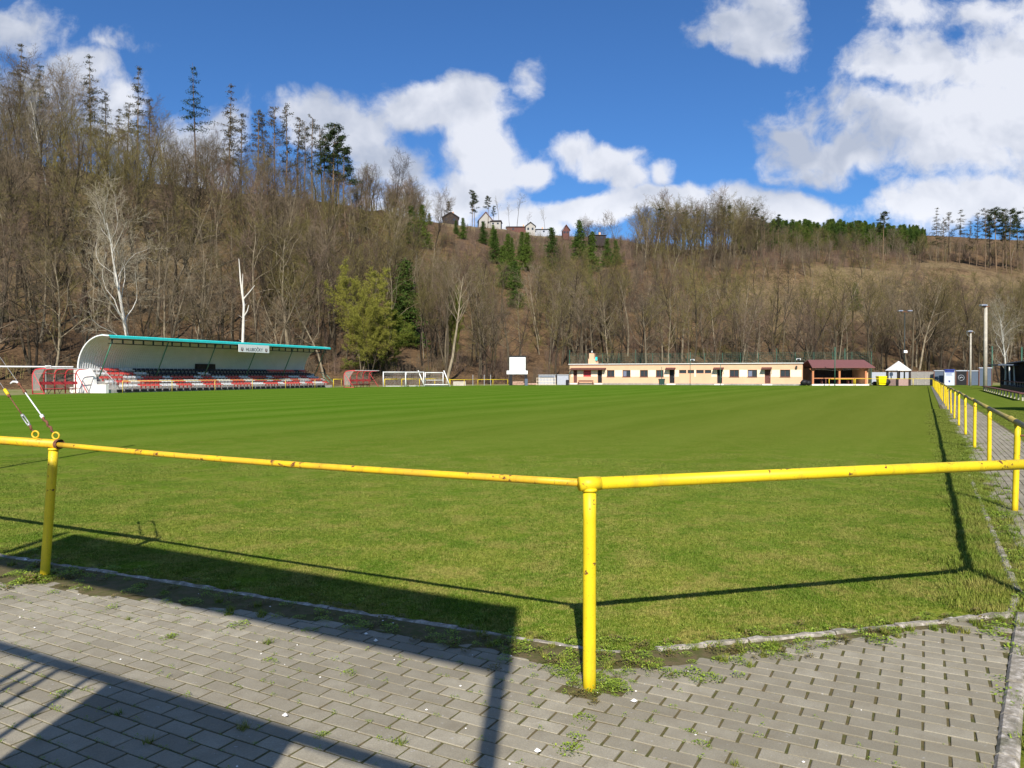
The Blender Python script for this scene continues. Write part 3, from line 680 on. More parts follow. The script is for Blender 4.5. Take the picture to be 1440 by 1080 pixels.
# ------------------------------------------------------------------ dugouts
def dugout(label, loc, length=4.3, red_back=True):
    t = thing('dugout', label, 'dugout', loc, ST, 'player dugouts beside the pitch'); W_ = 1.25
    pr = [(W_, 0), (W_, 1.45)] + [(W_ - .55 * (1 - math.cos(math.pi/2*i/6)), 1.45 + .6 * math.sin(math.pi/2*i/6)) for i in range(1, 7)] + [(-.25, 2.12)]
    for i in range(5):
        x = length * i / 4; MB().tube([(x, y, z) for y, z in pr], .05, 6).build('rib', M['red'], t, True)
    b = MB()
    for (y, z) in ((-.25, 2.12), (W_ - .05, 1.7), (W_, .35)): b.tube([(0, y, z), (length, y, z)], .03, 6)
    b.tube([(0, W_ - .1, 1.75), (0, -.15, .05)], .035, 6); b.tube([(length, W_ - .1, 1.75), (length, -.15, .05)], .035, 6); b.tube([(0, W_, .05), (0, -.2, .05)], .03, 6)
    b.build('frame_bars', M['red'], t, True)
    b = MB(); n = len(pr)
    for (y, z), (y2, z2) in zip(pr[0:-1], pr[1:]):
        z = max(z, .3); b.quad((0, y + .04, z), (length, y + .04, z), (length, y2 + .04, z2 + .02), (0, y2 + .04, z2 + .02))
    b.build('clear_cover', M['poly'], t)
    b = MB(); b.prism([(y, max(.3, z)) for y, z in pr] + [(.5, 1.2), (.3, .3)], -.02, -.01, m_) ; b.build('end_panel', M['poly'], t)
    MB().box(.05, length - .05, -.28, -.2, 2.09, 2.16).build('roof_trim', M['white'], t)
    MB().box(.05, length - .05, .95, 1.0, .78, 1.02).build('bench_back', M['red'], t)
    MB().box(.05, length - .05, .5, .9, .42, .47).build('bench_seat', M['red'], t)
    b = MB()
    for i in range(1, 4): x = length * i / 4; b.tube([(x - .2, .6, .42), (x, .7, .03), (x + .2, .6, .42)], .025, 5)
    b.build('bench_legs', M['dark_metal'], t); return t
dugout('red framed clear dugout at the left, overlapping the end of the grandstand', Vector((-38.2, 62.0, 0)), 3.9)
dugout('small red dugout standing alone to the right of the grandstand', px(496, 92.5), 5.6)
# overhead pipe behind the left dugout
t = thing('overhead_pipe', 'pale pipe carried at head height behind the left dugout', 'pipe', Vector((-56, 66.5, 0)))
b = MB(); A_, B_ = Vector((0, 0, 2.38)), Vector((16.4, 2.2, 2.30)); b.tube([A_, B_], .07, 8); b.build('pipe_run', M['white'], t, True)
for f in (.1, .5, .86): q = A_.lerp(B_, f); MB().tube([(q.x, q.y, 0), (q.x, q.y, q.z - .05)], .04, 6).build('pipe_post', M['galv'], t)
b = MB(); q = A_.lerp(B_, .875); b.tube([q + Vector((-.25, -.1, -.18)), q + Vector((-.25, -.1, .1)), q + Vector((.25, -.1, .1)), q + Vector((.25, -.1, -.18))], .035, 6); b.build('pipe_loop', M['white'], t)

# ------------------------------------------------------------------ far railings
def far_rail(label, pts, h=1.05, r=.04, mat='yellow', step=3.0, group='yellow railings on the far sides'):
    t = thing('pitch_railing', label, 'railing', pts[0], 0, group); o = pts[0]
    for a, c in zip(pts, pts[1:]):
        d = c - a; n = max(1, round(d.length / step))
        for i in range(n + (1 if c is pts[-1] else 0)): q = a + d * (i / n) - o; MB().tube([(q.x, q.y, 0), (q.x, q.y, h)], r, 8).build('post', M[mat], t, True)
        MB().tube([V3(a - o, h), V3(c - o, h)], r, 8).build('rail', M[mat], t, True)
    return t
u_st = (PB - PA).normalized(); bk = Vector((-u_st.y, u_st.x, 0))
q0 = PA - bk * .9
far_rail('pale yellow railing in front of the red and white stand seats', [q0 + u_st * .6, q0 + u_st * (SL + 1.5)], 1.05, .035, 'yellow_dull', 5.2)
far_rail('yellow railing in front of the small red dugout', [px(469, 93), px(488, 95.5)], 1.05, .035, 'yellow')
far_rail('yellow railing in front of the stored white goals', [px(541, 100), px(565, 102), px(590, 104), px(632, 108)], 1.02, .04, 'yellow', 2.4)
far_rail('thin yellow railing between the goals and the scoreboard', [px(633, 108), px(672, 111), px(714, 113)], .9, .035, 'yellow', 2.2)
far_rail('bright yellow railing in front of the open timber pavilion', [px(1166, 110.5), px(1201, 110)], .98, .05, 'yellow', 3.8)
far_rail('yellow railing in front of the white roofed gazebo', [px(1203, 110), px(1284, 109.5), px(1312.5, 109)], 1.02, .04, 'yellow', 8.5)

# ------------------------------------------------------------------ stored goals
def goal(label, loc, rz, w, h=2.0, depth=1.1, tilt=0.0, net=True, mid=False, r=.06):
    t = thing('football_goal', label, 'goal', loc, rz, 'white football goals stored behind the railing'); t.rotation_euler = (tilt, 0, rz)
    MB().tube([(0, 0, 0), (0, 0, h)], r, 8).build('goal_post', M['white'], t, True); MB().tube([(w, 0, 0), (w, 0, h)], r, 8).build('goal_post', M['white'], t, True)
    MB().tube([(-r, 0, h), (w + r, 0, h)], r, 8).build('crossbar', M['white'], t, True)
    b = MB()
    for x in (0, w): b.tube([(x, 0, h), (x, depth * .45, h), (x, depth, .05), (x, 0, .05)], r * .55, 6)
    b.tube([(0, depth, .05), (w, depth, .05)], r * .55, 6); b.tube([(0, depth * .45, h), (w, depth * .45, h)], r * .5, 6)
    if mid: b.tube([(0, 0, h * .45), (w, 0, h * .45)], r * .6, 6)
    b.build('back_frame', M['white'], t, True)
    if net:
        b = MB(); k = int(w / .16)
        for i in range(k + 1): x = w * i / k; b.tube([(x, depth * .45, h), (x + U_(-.04, .04), depth * .62, h * .5), (x, depth, .05)], .009, 3, False)
        for j in range(12): f = j / 11; b.tube([(0, depth * (.45 + .55 * f), h * (1 - f) + .05), (w / 2, depth * (.5 + .5 * f), h * (1 - f) - .03), (w, depth * (.45 + .55 * f), h * (1 - f) + .05)], .009, 3, False)
        b.build('net', M['net_white'], t)
    return t
goal('white goal with slack net at the left end of the stored goals', px(539, 102), R(8), 2.95, 1.95)
goal('white goal with drooping net behind the second railing post', px(571, 103.5), R(10), 2.4, 1.95)
goal('white goal with a lower middle bar, right of the leaning posts', px(598, 105), R(6), 2.45, 1.9, mid=True)
goal('leaning white goal frame tipped sideways among the stored goals', px(597, 104.2), R(3), 3.4, .25, .5, 0, False)
for x, n in ((588, 'left'), (624, 'right')):
    o = MB().tube([px(x + 9, 104), px(x, 104, 521)], .07, 8).build('goal_post', M['white'], None, True); tag(o, 'loose white goal post leaning on the ' + n + ' side of the stored goals', 'goal post', 'leaning goal posts')
o = MB().bbox(-.95, .9, -.3, .3, 0, .62, .04).build('concrete_block', M['pole_conc']); o.location = px(646.5, 112); tag(o, 'long pale concrete block behind the thin yellow railing', 'concrete block')
for x, y_, lb in ((681, 528, 'thin grey stake right of the pale concrete block'), (665, 529, 'short grey stake beside the pale concrete block'), (690, 527.5, 'grey stake left of the scoreboard')):
    o = MB().tube([(0, 0, 0), (0, 0, 1.6)], .05, 6).build('stake', M['galv']); o.location = px(x, 114); tag(o, lb, 'stake')

# ------------------------------------------------------------------ scoreboard
sb = thing('scoreboard', 'white scoreboard in a black frame on dark legs', 'scoreboard', px(728, 114)); k = 114 / F
MB().box(-12.8*k, 12.2*k, .05, .35, 1.6+.2*k, 1.6+26.8*k).build('frame', M['black'], sb)
MB().box(-11.5*k, 11*k, -.02, .048, 1.6+6*k, 1.6+24.6*k).build('score_panel', M['white'], sb)
MB().box(-15.5*k, 14*k, -.08, .04, 1.6+.8*k, 1.6+5.8*k).build('name_strip', M['white'], sb)
for x0, x1 in ((-12, -7.5), (9.5, 13.5)): MB().box(x0*k, x1*k, .06, .3, 0, 1.6+.1*k).build('leg', M['black'], sb)
MB().box(-.35*k, .15*k, -.03, -.021, 1.6+12*k, 1.6+16*k).build('clock_hand', M['red'], sb)
def logs(label, loc, n, w):
    t = MB()
    for i in range(n):
        y = (i % 4) * .3 - .5; z = .16 + (i // 4) * .27; t.tube([(-w/2 + U_(-.15, .15), y, z), (w/2 + U_(-.15, .15), y + U_(-.05, .05), z + U_(-.03, .05))], U_(.11, .16), 8)
    o = t.build('log_pile', M['logwood']); o.location = loc; return tag(o, label, 'log pile')
logs('low pile of pinkish logs under the scoreboard', px(729, 115.5), 7, 1.7); logs('flat heap of logs right of the scoreboard', px(749, 116), 4, 1.3)
o = MB().bbox(-.22, .22, -.2, .2, 0, 1.0, .04).build('barrel', M['bluegrey']); o.location = px(740, 113.2); tag(o, 'blue grey bin standing at the scoreboard leg', 'bin')

def shed(label, x0, x1, Z, top, mat, trim, name='metal_shed', cat='shed', base=0):
    t = thing(name, label, cat, px((x0 + x1) / 2, Z)); w = (x1 - x0) / F * Z / 2; h = EYE + (HY - top) / F * Z
    b = MB(); b.box(-w, w, 0, 2.2, base, h)
    n = int(2 * w / .25)
    for i in range(n): x = -w + 2 * w * (i + .5) / n; b.box(x - .05, x + .05, -.03, 0, base + .05, h - .08)
    b.build('wall', mat, t); MB().box(-w - .06, w + .06, -.1, 2.3, h + .002, h + .09).build('roof', trim, t); return t, w, h
t, w, h = shed('pale grey metal shed with dark framed door left of the clubhouse', 757.5, 781, 121, 527.6, M['greysheet'], M['galv'])
MB().box(-w + .1, w - .2, -.08, -.035, h - .35, h - .18).build('door_rail', M['bluegrey'], t); MB().box(w - .32, w - .14, -.09, -.035, .1, h - .2).build('door_post', M['bluegrey'], t)
shed('plain blue grey metal shed next to the clubhouse wall', 783.5, 799.5, 120.5, 527.4, M['greysheet'], M['galv'])
o = MB(); 
for i in range(14): x = -1.45 + i * .22; o.tube([(x, 0, 0), (x + .02, 0, 1.12)], .03, 5)
for z in (.15, .6, 1.1): o.tube([(-1.5, 0, z), (1.5, 0, z)], .03, 5)
o = o.build('mesh_fence', M['cream']); o.location = px(768, 116); tag(o, 'low beige mesh fence in front of the grey shed', 'fence')
o = MB().bbox(-.25, .2, -.2, .2, 0, .85, .12).build('rubbish_sack', M['black']); o.location = px(798, 115); tag(o, 'black sack leaning by the left corner of the clubhouse', 'sack')

# ------------------------------------------------------------------ clubhouse
CA = px(801, 127.0); CB = px(1128.5, 113.5); cd = CB - CA; CLn = cd.length; CR = math.atan2(cd.y, cd.x)
club = thing('clubhouse', 'long low peach clubhouse with flat roof and cream window bands', 'building', CA, CR); CH = 3.28
def cx(x):      # distance along the front for a picture column
    t = (x - 720) / F; return (t * CA.y - CA.x) / (cd.x - t * cd.y) * CLn
def wall_with_holes(name, L_, H_, holes, th, mat, parent, y0=0):
    xs = sorted({0, L_} | {h[0] for h in holes} | {h[1] for h in holes}); zs = sorted({0, H_} | {h[2] for h in holes} | {h[3] for h in holes}); b = MB()
    for a, c in zip(xs, xs[1:]):
        for e, g_ in zip(zs, zs[1:]):
            mx, mz = (a + c) / 2, (e + g_) / 2
            if not any(h[0] < mx < h[1] and h[2] < mz < h[3] for h in holes): b.quad((a, y0, e), (c, y0, e), (c, y0, g_), (a, y0, g_))
    for x0, x1, z0, z1 in holes:
        b.quad((x0, y0, z0), (x0, y0, z1), (x0, y0 + th, z1), (x0, y0 + th, z0)); b.quad((x1, y0, z0), (x1, y0 + th, z0), (x1, y0 + th, z1), (x1, y0, z1))
        b.quad((x0, y0, z1), (x1, y0, z1), (x1, y0 + th, z1), (x0, y0 + th, z1)); b.quad((x0, y0, z0), (x0, y0 + th, z0), (x1, y0 + th, z0), (x1, y0, z0))
    return b.build(name, mat, parent)
wins = [(853.5, 864), (875.5, 886.5), (900, 911), (922.5, 933), (1026, 1039), (1051.5, 1064.5), (1097, 1111)]
smallw = [(955, 965), (967, 976), (979, 989.5), (991, 1000)]
doors = [(806.5, 811.5), (840.5, 846.5), (941.5, 948.5), (1008.5, 1015.5), (1075.5, 1083.5)]
Zw0, Zw1 = 1.28, 2.35; holes = []
for a, c in wins + [(820.5, 831)]: holes.append((cx(a), cx(c), Zw0, Zw1))
for a, c in smallw: holes.append((cx(a), cx(c), 1.82, 2.35))
for a, c in doors: holes.append((cx(a), cx(c), .28, 2.38))
wall_with_holes('front_wall', CLn, CH, holes, .28, M['peach'], club)
b = MB(); b.box(0, CLn, .29, 8.0, 0, CH - .02); b.build('body', M['peach2'], club)
b = MB(); b.quad((CLn + .003, 0, 0), (CLn + .003, 8, 0), (CLn + .003, 8, CH), (CLn + .003, 0, CH)); b.build('side_wall', M['peach2'], club)
MB().box(-.15, CLn + .1, -.22, 8.1, CH, CH + .13).build('roof', M['grey_roof'], club)
MB().box(-.1, CLn + .05, -.55, -.03, 0, .24).build('plinth', M['concrete'], club)
# cream bands between the openings
segs = sorted([(h[0], h[1]) for h in holes]); x = cx(803); bands = []
for a, c in segs:
    if a - x > .25: bands.append((x + .04, a - .04))
    x = max(x, c)
bands.append((x + .04, cx(1127)))
b = MB()
for a, c in bands: b.box(a, c, -.025, -.004, 1.28, 2.35)
b.build('cream_bands', M['cream'], club)
for i, (a, c) in enumerate(wins):
    a, c = cx(a), cx(c); f = MB(); f.box(a, c, .16, .2, Zw0, Zw0 + .07); f.box(a, c, .16, .2, Zw1 - .07, Zw1)
    for q in (a, (a + c) / 2 - .035, c - .07): f.box(q, q + .07, .155, .205, Zw0 + .07, Zw1 - .07)
    w = f.build('window', M['brown'], club); MB().box(a + .02, c - .02, .21, .24, Zw0, Zw1).build('pane', M['glass_blue'] if i in (1, 5) else M['glass'], w)
    if i in (1, 5): MB().box((a + c) / 2, c - .05, .14, .153, Zw0 + .05, Zw1 - .05).build('dark_pane', M['glass'], w)
    MB().box(a - .05, c + .05, -.08, .1, Zw0 - .06, Zw0 - .002).build('sill', M['brown'], w)
for a, c in smallw:
    a, c = cx(a), cx(c); f = MB(); f.box(a, c, .16, .2, 1.82, 1.88); f.box(a, c, .16, .2, 2.29, 2.35); f.box(a, a + .06, .155, .205, 1.88, 2.29); f.box(c - .06, c, .155, .205, 1.88, 2.29)
    w = f.build('window', M['brown'], club); MB().box(a, c, .21, .24, 1.82, 2.35).build('pane', M['glass'], w)
a, c = cx(820.5), cx(831); w = MB().box(a, c, .1, .2, Zw0, Zw1).build('window_shutter', M['red'], club); f = MB()
for z in (1.5, 1.8, 2.1): f.box(a + .05, c - .05, .07, .098, z, z + .06)
f.build('slats', M['brown'], w); bpy.data.objects[w.name]['label'] = 'closed dark red shutter'
for i, (a, c) in enumerate(doors):
    a, c = cx(a), cx(c); d = MB().box(a, c, .2, .25, .28, 2.38).build('door', M['brown'] if i in (0, 4) else M['black'], club)
    MB().box(c - .14, c - .08, .15, .198, 1.2, 1.28).build('handle', M['galv'], d)
    MB().box(a - .3, c + .3, -.95, -.56, .02, .18).build('step', M['whitewash'], club)
def canopy(a, c, d=.9):
    o = MB(); o.v = []; o.prism([(0, 2.62), (-d, 2.40), (-d, 2.46), (0, 2.74)], a, c, m_); o = o.build('canopy', M['brown'], club)
    f = MB()
    for x in (a + .05, c - .05): f.tube([(x, -d + .05, 2.4), (x, -.02, 1.75)], .025, 5)
    f.build('bracket', M['dark_metal'], o)
for a, c in ((803, 852.5), (936.5, 950), (1003.5, 1018), (1071, 1085.5)): canopy(cx(a), cx(c), 1.0)
f = MB(); f.box(cx(815), cx(836), -.9, -.62, .38, .44); f.box(cx(815), cx(816), -.88, -.64, 0, .38); f.box(cx(835), cx(836), -.88, -.64, 0, .38)
f.box(cx(815), cx(836), -.64, -.6, .5, .68); f = f.build('bench', M['brown']); f.location = CA; f.rotation_euler = (0, 0, CR); tag(f, 'low brown bench against the clubhouse wall between its first doors', 'bench')
MB().box(cx(1040.5), cx(1049.5), -.06, -.027, 1.35, 2.3).build('notice_board', M['white'], club)
# chimney
ch = MB(); a = cx(822.5); ch.box(a, a + 1.35, 2, 3, CH + .13, CH + 1.0); ch.box(a + .12, a + .95, 2.1, 2.9, CH + 1.0, CH + 1.95); ch.box(a + 1.0, a + 1.55, 2.2, 2.8, CH + .13, CH + .55); ch = ch.build('chimney', M['peach'], club)
MB().box(a + .08, a + 1.0, 2.06, 2.94, CH + 1.95, CH + 2.05).build('chimney_cap', M['dark_metal'], ch)
MB().tube([(a + .5, 2.5, CH + 2.05), (a + .5, 2.5, CH + 2.35)], .1, 8).build('flue', M['white'], ch)
MB().box(a + 1.25, a + 1.6, 1.8, 1.95, CH + .7, CH + 1.3).build('roof_sign', M['teal'], club)
def roof_lamp(xp):
    x = cx(xp); t = thing('floodlight', '', 'floodlight', CA + Vector((math.cos(CR) * x, math.sin(CR) * x, CH + .14)), CR, 'lamps on the clubhouse roof')
    MB().tube([(0, 0, 0), (0, 0, .5)], .03, 6).build('lamp_arm', M['dark_metal'], t); MB().bbox(-.3, .3, -.35, .1, .38, .62, .05).build('lamp_head', M['white'], t)
    MB().box(-.22, .22, -.38, -.352, .40, .58).build('lamp_glass', M['glass'], t); return t
roof_lamp(974)['label'] = 'white floodlight on the middle of the clubhouse roof edge'; roof_lamp(1123)['label'] = 'white floodlight on the right end of the clubhouse roof'
o = MB().bbox(-.12, .12, -.3, 0, -.4, 0, .05).build('wall_lamp', M['dark_metal'], club); o.location = (cx(1120), -.03, 2.95)
# bin in front, sacks at the right corner
def wheelie(label, loc, w, d, h, mat, lid):
    t = thing('rubbish_container', label, 'container', loc)
    b = MB(); n = 0; b.v = [(-w*.42,-d*.4,.12),(w*.42,-d*.4,.12),(w*.42,d*.4,.12),(-w*.42,d*.4,.12),(-w/2,-d/2,h*.86),(w/2,-d/2,h*.86),(w/2,d/2,h*.86),(-w/2,d/2,h*.86)]
    b.f = [(0,3,2,1),(4,5,6,7),(0,1,5,4),(1,2,6,5),(2,3,7,6),(3,0,4,7)]; b.build('container_body', mat, t)
    MB().bbox(-w/2 - .03, w/2 + .03, -d/2 - .04, d/2 + .04, h*.86 + .002, h, .05).build('lid', lid, t)
    for x in (-w*.36, w*.36): MB().tube([(x - .04, -d*.35, .1), (x + .04, -d*.35, .1)], .1, 10).build('wheel', M['black'], t)
    return t
wheelie('dark green rubbish container in front of the clubhouse', px(930.5, 116), .85, .7, 1.0, M['bin_dark'], M['bin_dark'])
t = wheelie('yellow recycling container beside the timber pavilion', px(1239.3, 111), 1.15, .9, 1.42, M['bin_yellow'], M['bin_yellow']); MB().box(-.12, .25, -.40, -.385, .55, .9).build('sticker', M['white'], t).rotation_euler = (R(-4), 0, 0)
def sack(label, loc, r, s=1.0):
    b = MB(); n, k = 7, 10
    for i in range(n):
        a = math.pi * i / (n - 1)
        for j in range(k): t_ = 2 * math.pi * j / k; q = r * math.sin(a * .93 + .05) * (1 + U_(-.14, .14)); b.v.append((q * math.cos(t_), q * math.sin(t_) * .8, r * s * (1 - math.cos(a)) * .8))
        if i:
            for j in range(k): j2 = (j + 1) % k; o_ = (i - 1) * k; b.f.append((o_+j, o_+j2, o_+k+j2, o_+k+j))
    o = b.build('rubbish_sack', M['black'], None, True); o.location = loc; return tag(o, label, 'sack', 'dark rubbish sacks')
sack('large dark sack heaped at the right corner of the clubhouse', px(1131, 112.2), .55, 1.0); sack('smaller dark sack beside the pavilion corner', px(1137, 112), .42, 1.1)
sack('dark sack right of the yellow container', px(1247.3, 111.6), .48, 1.25); sack('dark sack between pavilion and yellow container', px(1230.5, 112.4), .42, .9)

# ------------------------------------------------------------------ green poles and the mesh fence behind the clubhouse
def green_pole(x, Z, ytop, label, r=.045):
    o = MB().tube([(0, 0, 0), (0, 0, EYE + (HY - ytop) / F * Z)], r, 8).build('green_pole', M['net_green'], None, True); o.location = px(x, Z); tag(o, label, 'pole')
green_pole(970.5, 112.5, 495, 'thin green pole in front of the clubhouse small windows'); green_pole(1013, 112.5, 512, 'short green pole before the fourth clubhouse door')
green_pole(1174, 108.8, 488, 'tall green pole in front of the timber pavilion', .07); green_pole(930.5, 116.8, 516, 'short green pole behind the dark container')
fn = thing('mesh_fence', 'high green wire mesh fence behind the clubhouse and pavilion', 'fence', px(801, 137))
FA = px(801, 137) - fn.location; FB = px(1225, 125) - fn.location; hF = 5.35; n = 17
for i in range(n + 1):
    q = FA.lerp(FB, i / n); MB().tube([(q.x, q.y, 0), (q.x, q.y, hF + (.7 if i in (0, 4, 12) else 0))], .05 if i else .075, 6).build('post', M['net_green'], fn)
b = MB(); k = 170
for i in range(k): q = FA.lerp(FB, i / k); b.quad((q.x - .007, q.y, .5), (q.x + .007, q.y, .5), (q.x + .007, q.y, hF), (q.x - .007, q.y, hF))
for j in range(18): z = .5 + (hF - .5) * j / 17; b.quad((FA.x, FA.y, z - .008), (FB.x, FB.y, z - .008), (FB.x, FB.y, z + .008), (FA.x, FA.y, z + .008))
b.build('wire_mesh', M['net_green'], fn)
for x, yt, yb, lb in ((1395, 487, 120, 'green net pole behind the timber shelter'), (1436.5, 488, 118, 'green net pole at the right edge of the picture'), (1188, 490, 122, 'green net pole rising behind the pavilion roof')):
    green_pole(x, yb, yt, lb, .10 if x > 1200 else .06)

# ------------------------------------------------------------------ open timber pavilion
pv = thing('pavilion', 'open timber pavilion with brown red roof and dark interior', 'pavilion', px(1142, 113)); w = 79 / F * 113
hE = EYE + (HY - 516.5) / F * 113; hT = EYE + (HY - 505.5) / F * 113
b = MB(); b.v = [(-.25, -.6, hE), (w + .75, -.6, hE), (w + .55, 2.6, hT), (.35, 2.6, hT), (w + .75, 5.8, hE), (-.25, 5.8, hE)]; b.v += [(x, y, z - .12) for x, y, z in b.v]
b.f = [(0, 1, 2, 3), (3, 2, 4, 5), (6, 9, 8, 7), (9, 11, 10, 8), (0, 6, 7, 1), (1, 7, 8, 2), (2, 8, 10, 4), (0, 3, 9, 6), (3, 5, 11, 9), (4, 10, 11, 5)]; b.build('roof', M['roof_red'], pv)
for x in (.15, w * .49, w - .35): 
    p_ = MB().box(x - .13, x + .13, 0, .26, .22, hE - .15).build('post', M['orange_wood'], pv)
    b = MB(); b.tube([(x, .13, hE - .7), (x - .45, .13, hE - .2)], .07, 5); b.tube([(x, .13, hE - .7), (x + .45, .13, hE - .2)], .07, 5); b.build('brace', M['orange_wood'], p_)
b = MB(); b.box(.3, w * .49 - .15, .06, .16, 1.02, 1.14); b.box(w * .49 + .15, w - .5, .06, .16, 1.02, 1.14); b.build('hand_rail', M['orange_wood'], pv)
for x in (w * .25, w * .72): MB().box(x - .06, x + .06, .08, .18, .22, 1.0).build('rail_post', M['brown'], pv)
MB().box(-.05, w + .1, -.1, 5.4, 0, .2).build('floor', M['whitewash'], pv)
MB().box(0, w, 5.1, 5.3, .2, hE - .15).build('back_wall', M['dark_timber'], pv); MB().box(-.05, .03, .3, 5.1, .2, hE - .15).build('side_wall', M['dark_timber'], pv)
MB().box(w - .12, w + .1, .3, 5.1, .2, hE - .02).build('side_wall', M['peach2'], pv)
for i, (x, lab) in enumerate(((1.6, 'left'), (5.6, 'right'))):
    t = thing('picnic_table', 'dark picnic table in the ' + lab + ' half of the open pavilion', 'table', pv.location + Vector((x, 2.5, .2)), 0, 'tables in the pavilion')
    MB().box(-1, 1, -.4, .4, .68, .74).build('table_top', M['brown'], t)
    for q in (-.8, .8): MB().box(q - .05, q + .05, -.35, .35, 0, .68).build('leg', M['brown'], t)
MB().tube([(.8, 1.2, hE - .28), (w * .45, 1.2, hE - .42), (w - .8, 1.2, hE - .28)], .02, 4).build('light_string', M['white'], pv)

# ------------------------------------------------------------------ gazebo, walls, banners
gz = thing('gazebo', 'small gazebo with pale pyramid roof and pinkish parapet', 'gazebo', px(1263.5, 113)); k = 113 / F; r_ = 18.5 * k
he = EYE + (HY - 520.5) * k; ht = EYE + (HY - 507.5) * k; b = MB(); n = 6; b.v = [(0, 0, ht)] + [(r_ * math.cos(2*math.pi*i/n), r_ * math.sin(2*math.pi*i/n), he) for i in range(n)] + [(r_ * math.cos(2*math.pi*i/n), r_ * math.sin(2*math.pi*i/n), he - .1) for i in range(n)] + [(0, 0, he - .1)]
for i in range(n): j = (i + 1) % n; b.f += [(0, 1+i, 1+j), (1+i, 1+n+i, 1+n+j, 1+j), (1+n+i, 1+2*n, 1+n+j)]
b.build('roof', M['grey_roof'], gz)
for i in range(n):
    a = 2*math.pi*i/n; MB().box(r_*.88*math.cos(a) - .09, r_*.88*math.cos(a) + .09, r_*.88*math.sin(a) - .09, r_*.88*math.sin(a) + .09, 0, he - .1).build('post', M['dark_timber'], gz)
b = MB()
for i in range(n):
    if i == 1: continue
    a, c = [Vector((r_*.8*math.cos(2*math.pi*q/n), r_*.8*math.sin(2*math.pi*q/n), 0)) for q in (i, i + 1)]; b.quad(a, c, c + Vector((0, 0, 1.0)), a + Vector((0, 0, 1.0))); b.quad(a*.93 + Vector((0,0,1.0)), c*.93 + Vector((0,0,1.0)), c + Vector((0,0,1.0)), a + Vector((0,0,1.0)))
b.build('parapet', plain('pinkish_wall', (.36, .24, .21), .9), gz)
def wall_run(name, label, x0, x1, Z0, Z1, ytop, mat, th=.2, cat='wall', panels=0):
    A_, B_ = px(x0, Z0), px(x1, Z1); t = thing(name, label, cat, A_, math.atan2((B_-A_).y, (B_-A_).x)); L_ = (B_ - A_).length; h = EYE + (HY - ytop) / F * Z0
    MB().box(0, L_, 0, th, 0, h).build('wall_slab', mat, t)
    if panels:
        b = MB()
        for i in range(panels + 1): x = L_ * i / panels; b.box(x - .07, x + .07, -.05, -.001, 0, h + .05)
        b.build('posts', M['concrete'], t)
    return t, L_, h
wall_run('concrete_wall', 'whitish wall behind the yellow container and gazebo', 1226, 1279, 122, 121, 523.4, M['greysheet'])
t, L_, h = wall_run('concrete_wall', 'grey ribbed concrete wall right of the gazebo', 1279.5, 1312.5, 119, 118, 522.3, plain('grey_wall', (.25, .235, .215), .9, var=.2), panels=3)
MB().box(0, L_, -.06, .26, h + .002, h + .08).build('coping', M['rust'], t)
def banner(x0, x1, Z, yt, label, mat, extra=None, name='fence_panel'):
    t = thing(name, label, 'fence panel', px(x0, Z)); w = (x1 - x0) / F * Z; h = EYE + (HY - yt) / F * Z
    MB().box(0, w, 0, .12, 0, h - .15).build('sheet', mat, t); MB().box(-.02, w + .02, -.1, .2, h - .148, h).build('capping', M['greysheet'] if mat is not M['pale_blue'] else M['blue_letter'], t)
    for x in (0, w): MB().box(x - .05, x + .05, -.07, -.003, 0, h - .16).build('edge_post', M['rust'] if mat is not M['pale_blue'] else M['galv'], t)
    return t, w, h
banner(1313.3, 1327.2, 117, 520.6, 'blue grey sheet panel at the end of the long yellow railing', M['bluegrey'])
t, w, h = banner(1327.8, 1342.2, 115.5, 519.2, 'pale blue banner with dark heading strip and small crest', M['pale_blue'])
b = MB(); b.box(.06, w - .06, -.012, -.002, h - .5, h - .16); b.build('heading', M['blue_letter'], t)
b = MB()
for i, z in enumerate((.60, .72, .84, .96)): b.box(.25 + .05 * (i % 2), w - .3 - .07 * (i % 3), -.012, -.002, h - z, h - z + .04)
b.prism([(w*.42, .75), (w*.42, .55), (w*.5, .42), (w*.58, .55), (w*.58, .75)], -.014, -.003); b.build('small_print', M['blue_letter'], t)
t, w, h = banner(1343.8, 1359.5, 116.4, 520.6, 'dark panel with a round pale emblem, right of the pale blue banner', M['black'])
b = MB(); r0 = .42; b.tube([(w/2 + .45 * math.cos(a_ * math.pi / 12), -.02, h * .5 + r0 * math.sin(a_ * math.pi / 12)) for a_ in range(25)], .03, 5); b.tube([(w/2 - .25, -.02, h*.5 - .1), (w/2, -.02, h*.5 + .1), (w/2 + .25, -.02, h*.5 - .02)], .06, 5); b.build('emblem', M['greysheet'], t)
banner(1360.8, 1376, 116.5, 520.8, 'blue grey sheet panel behind the slim concrete pole', M['bluegrey'])
banner(1376.5, 1394.5, 110, 516.6, 'taller blue grey sheet panel behind the thick concrete pole', M['bluegrey'])

# ------------------------------------------------------------------ poles with lamps
def lamp_pole(label, x, Z, ytop, r0, r1, mat, arm, heads=2, name='floodlight_pole'):
    t = thing(name, label, 'lamp post', px(x, Z)); h = EYE + (HY - ytop) / F * Z
    MB().tube([(0, 0, -.1), (0, 0, h)], [r0, r1], 14).build('pole', mat, t, True)
    MB().box(-arm, arm, -.06, .06, h + .002, h + .09).build('cross_arm', M['rust'], t)
    for sx in ((-1, 1) if heads == 2 else (-1,)):
        hd = MB().bbox(sx * arm * .95 - .3, sx * arm * .95 + .3, -.35, .15, h + .1, h + .28, .05).build('lamp_head', M['galv'], t); MB().box(sx * arm * .95 - .22, sx * arm * .95 + .22, -.375, -.352, h + .12, h + .24).build('lamp_glass', M['glass_blue'], hd)
    return t, h
lamp_pole('thick pale concrete pole with a short cross arm on the right grass', 1385.5, 79.5, 432, .20, .15, M['pole_conc'], .35, 1)
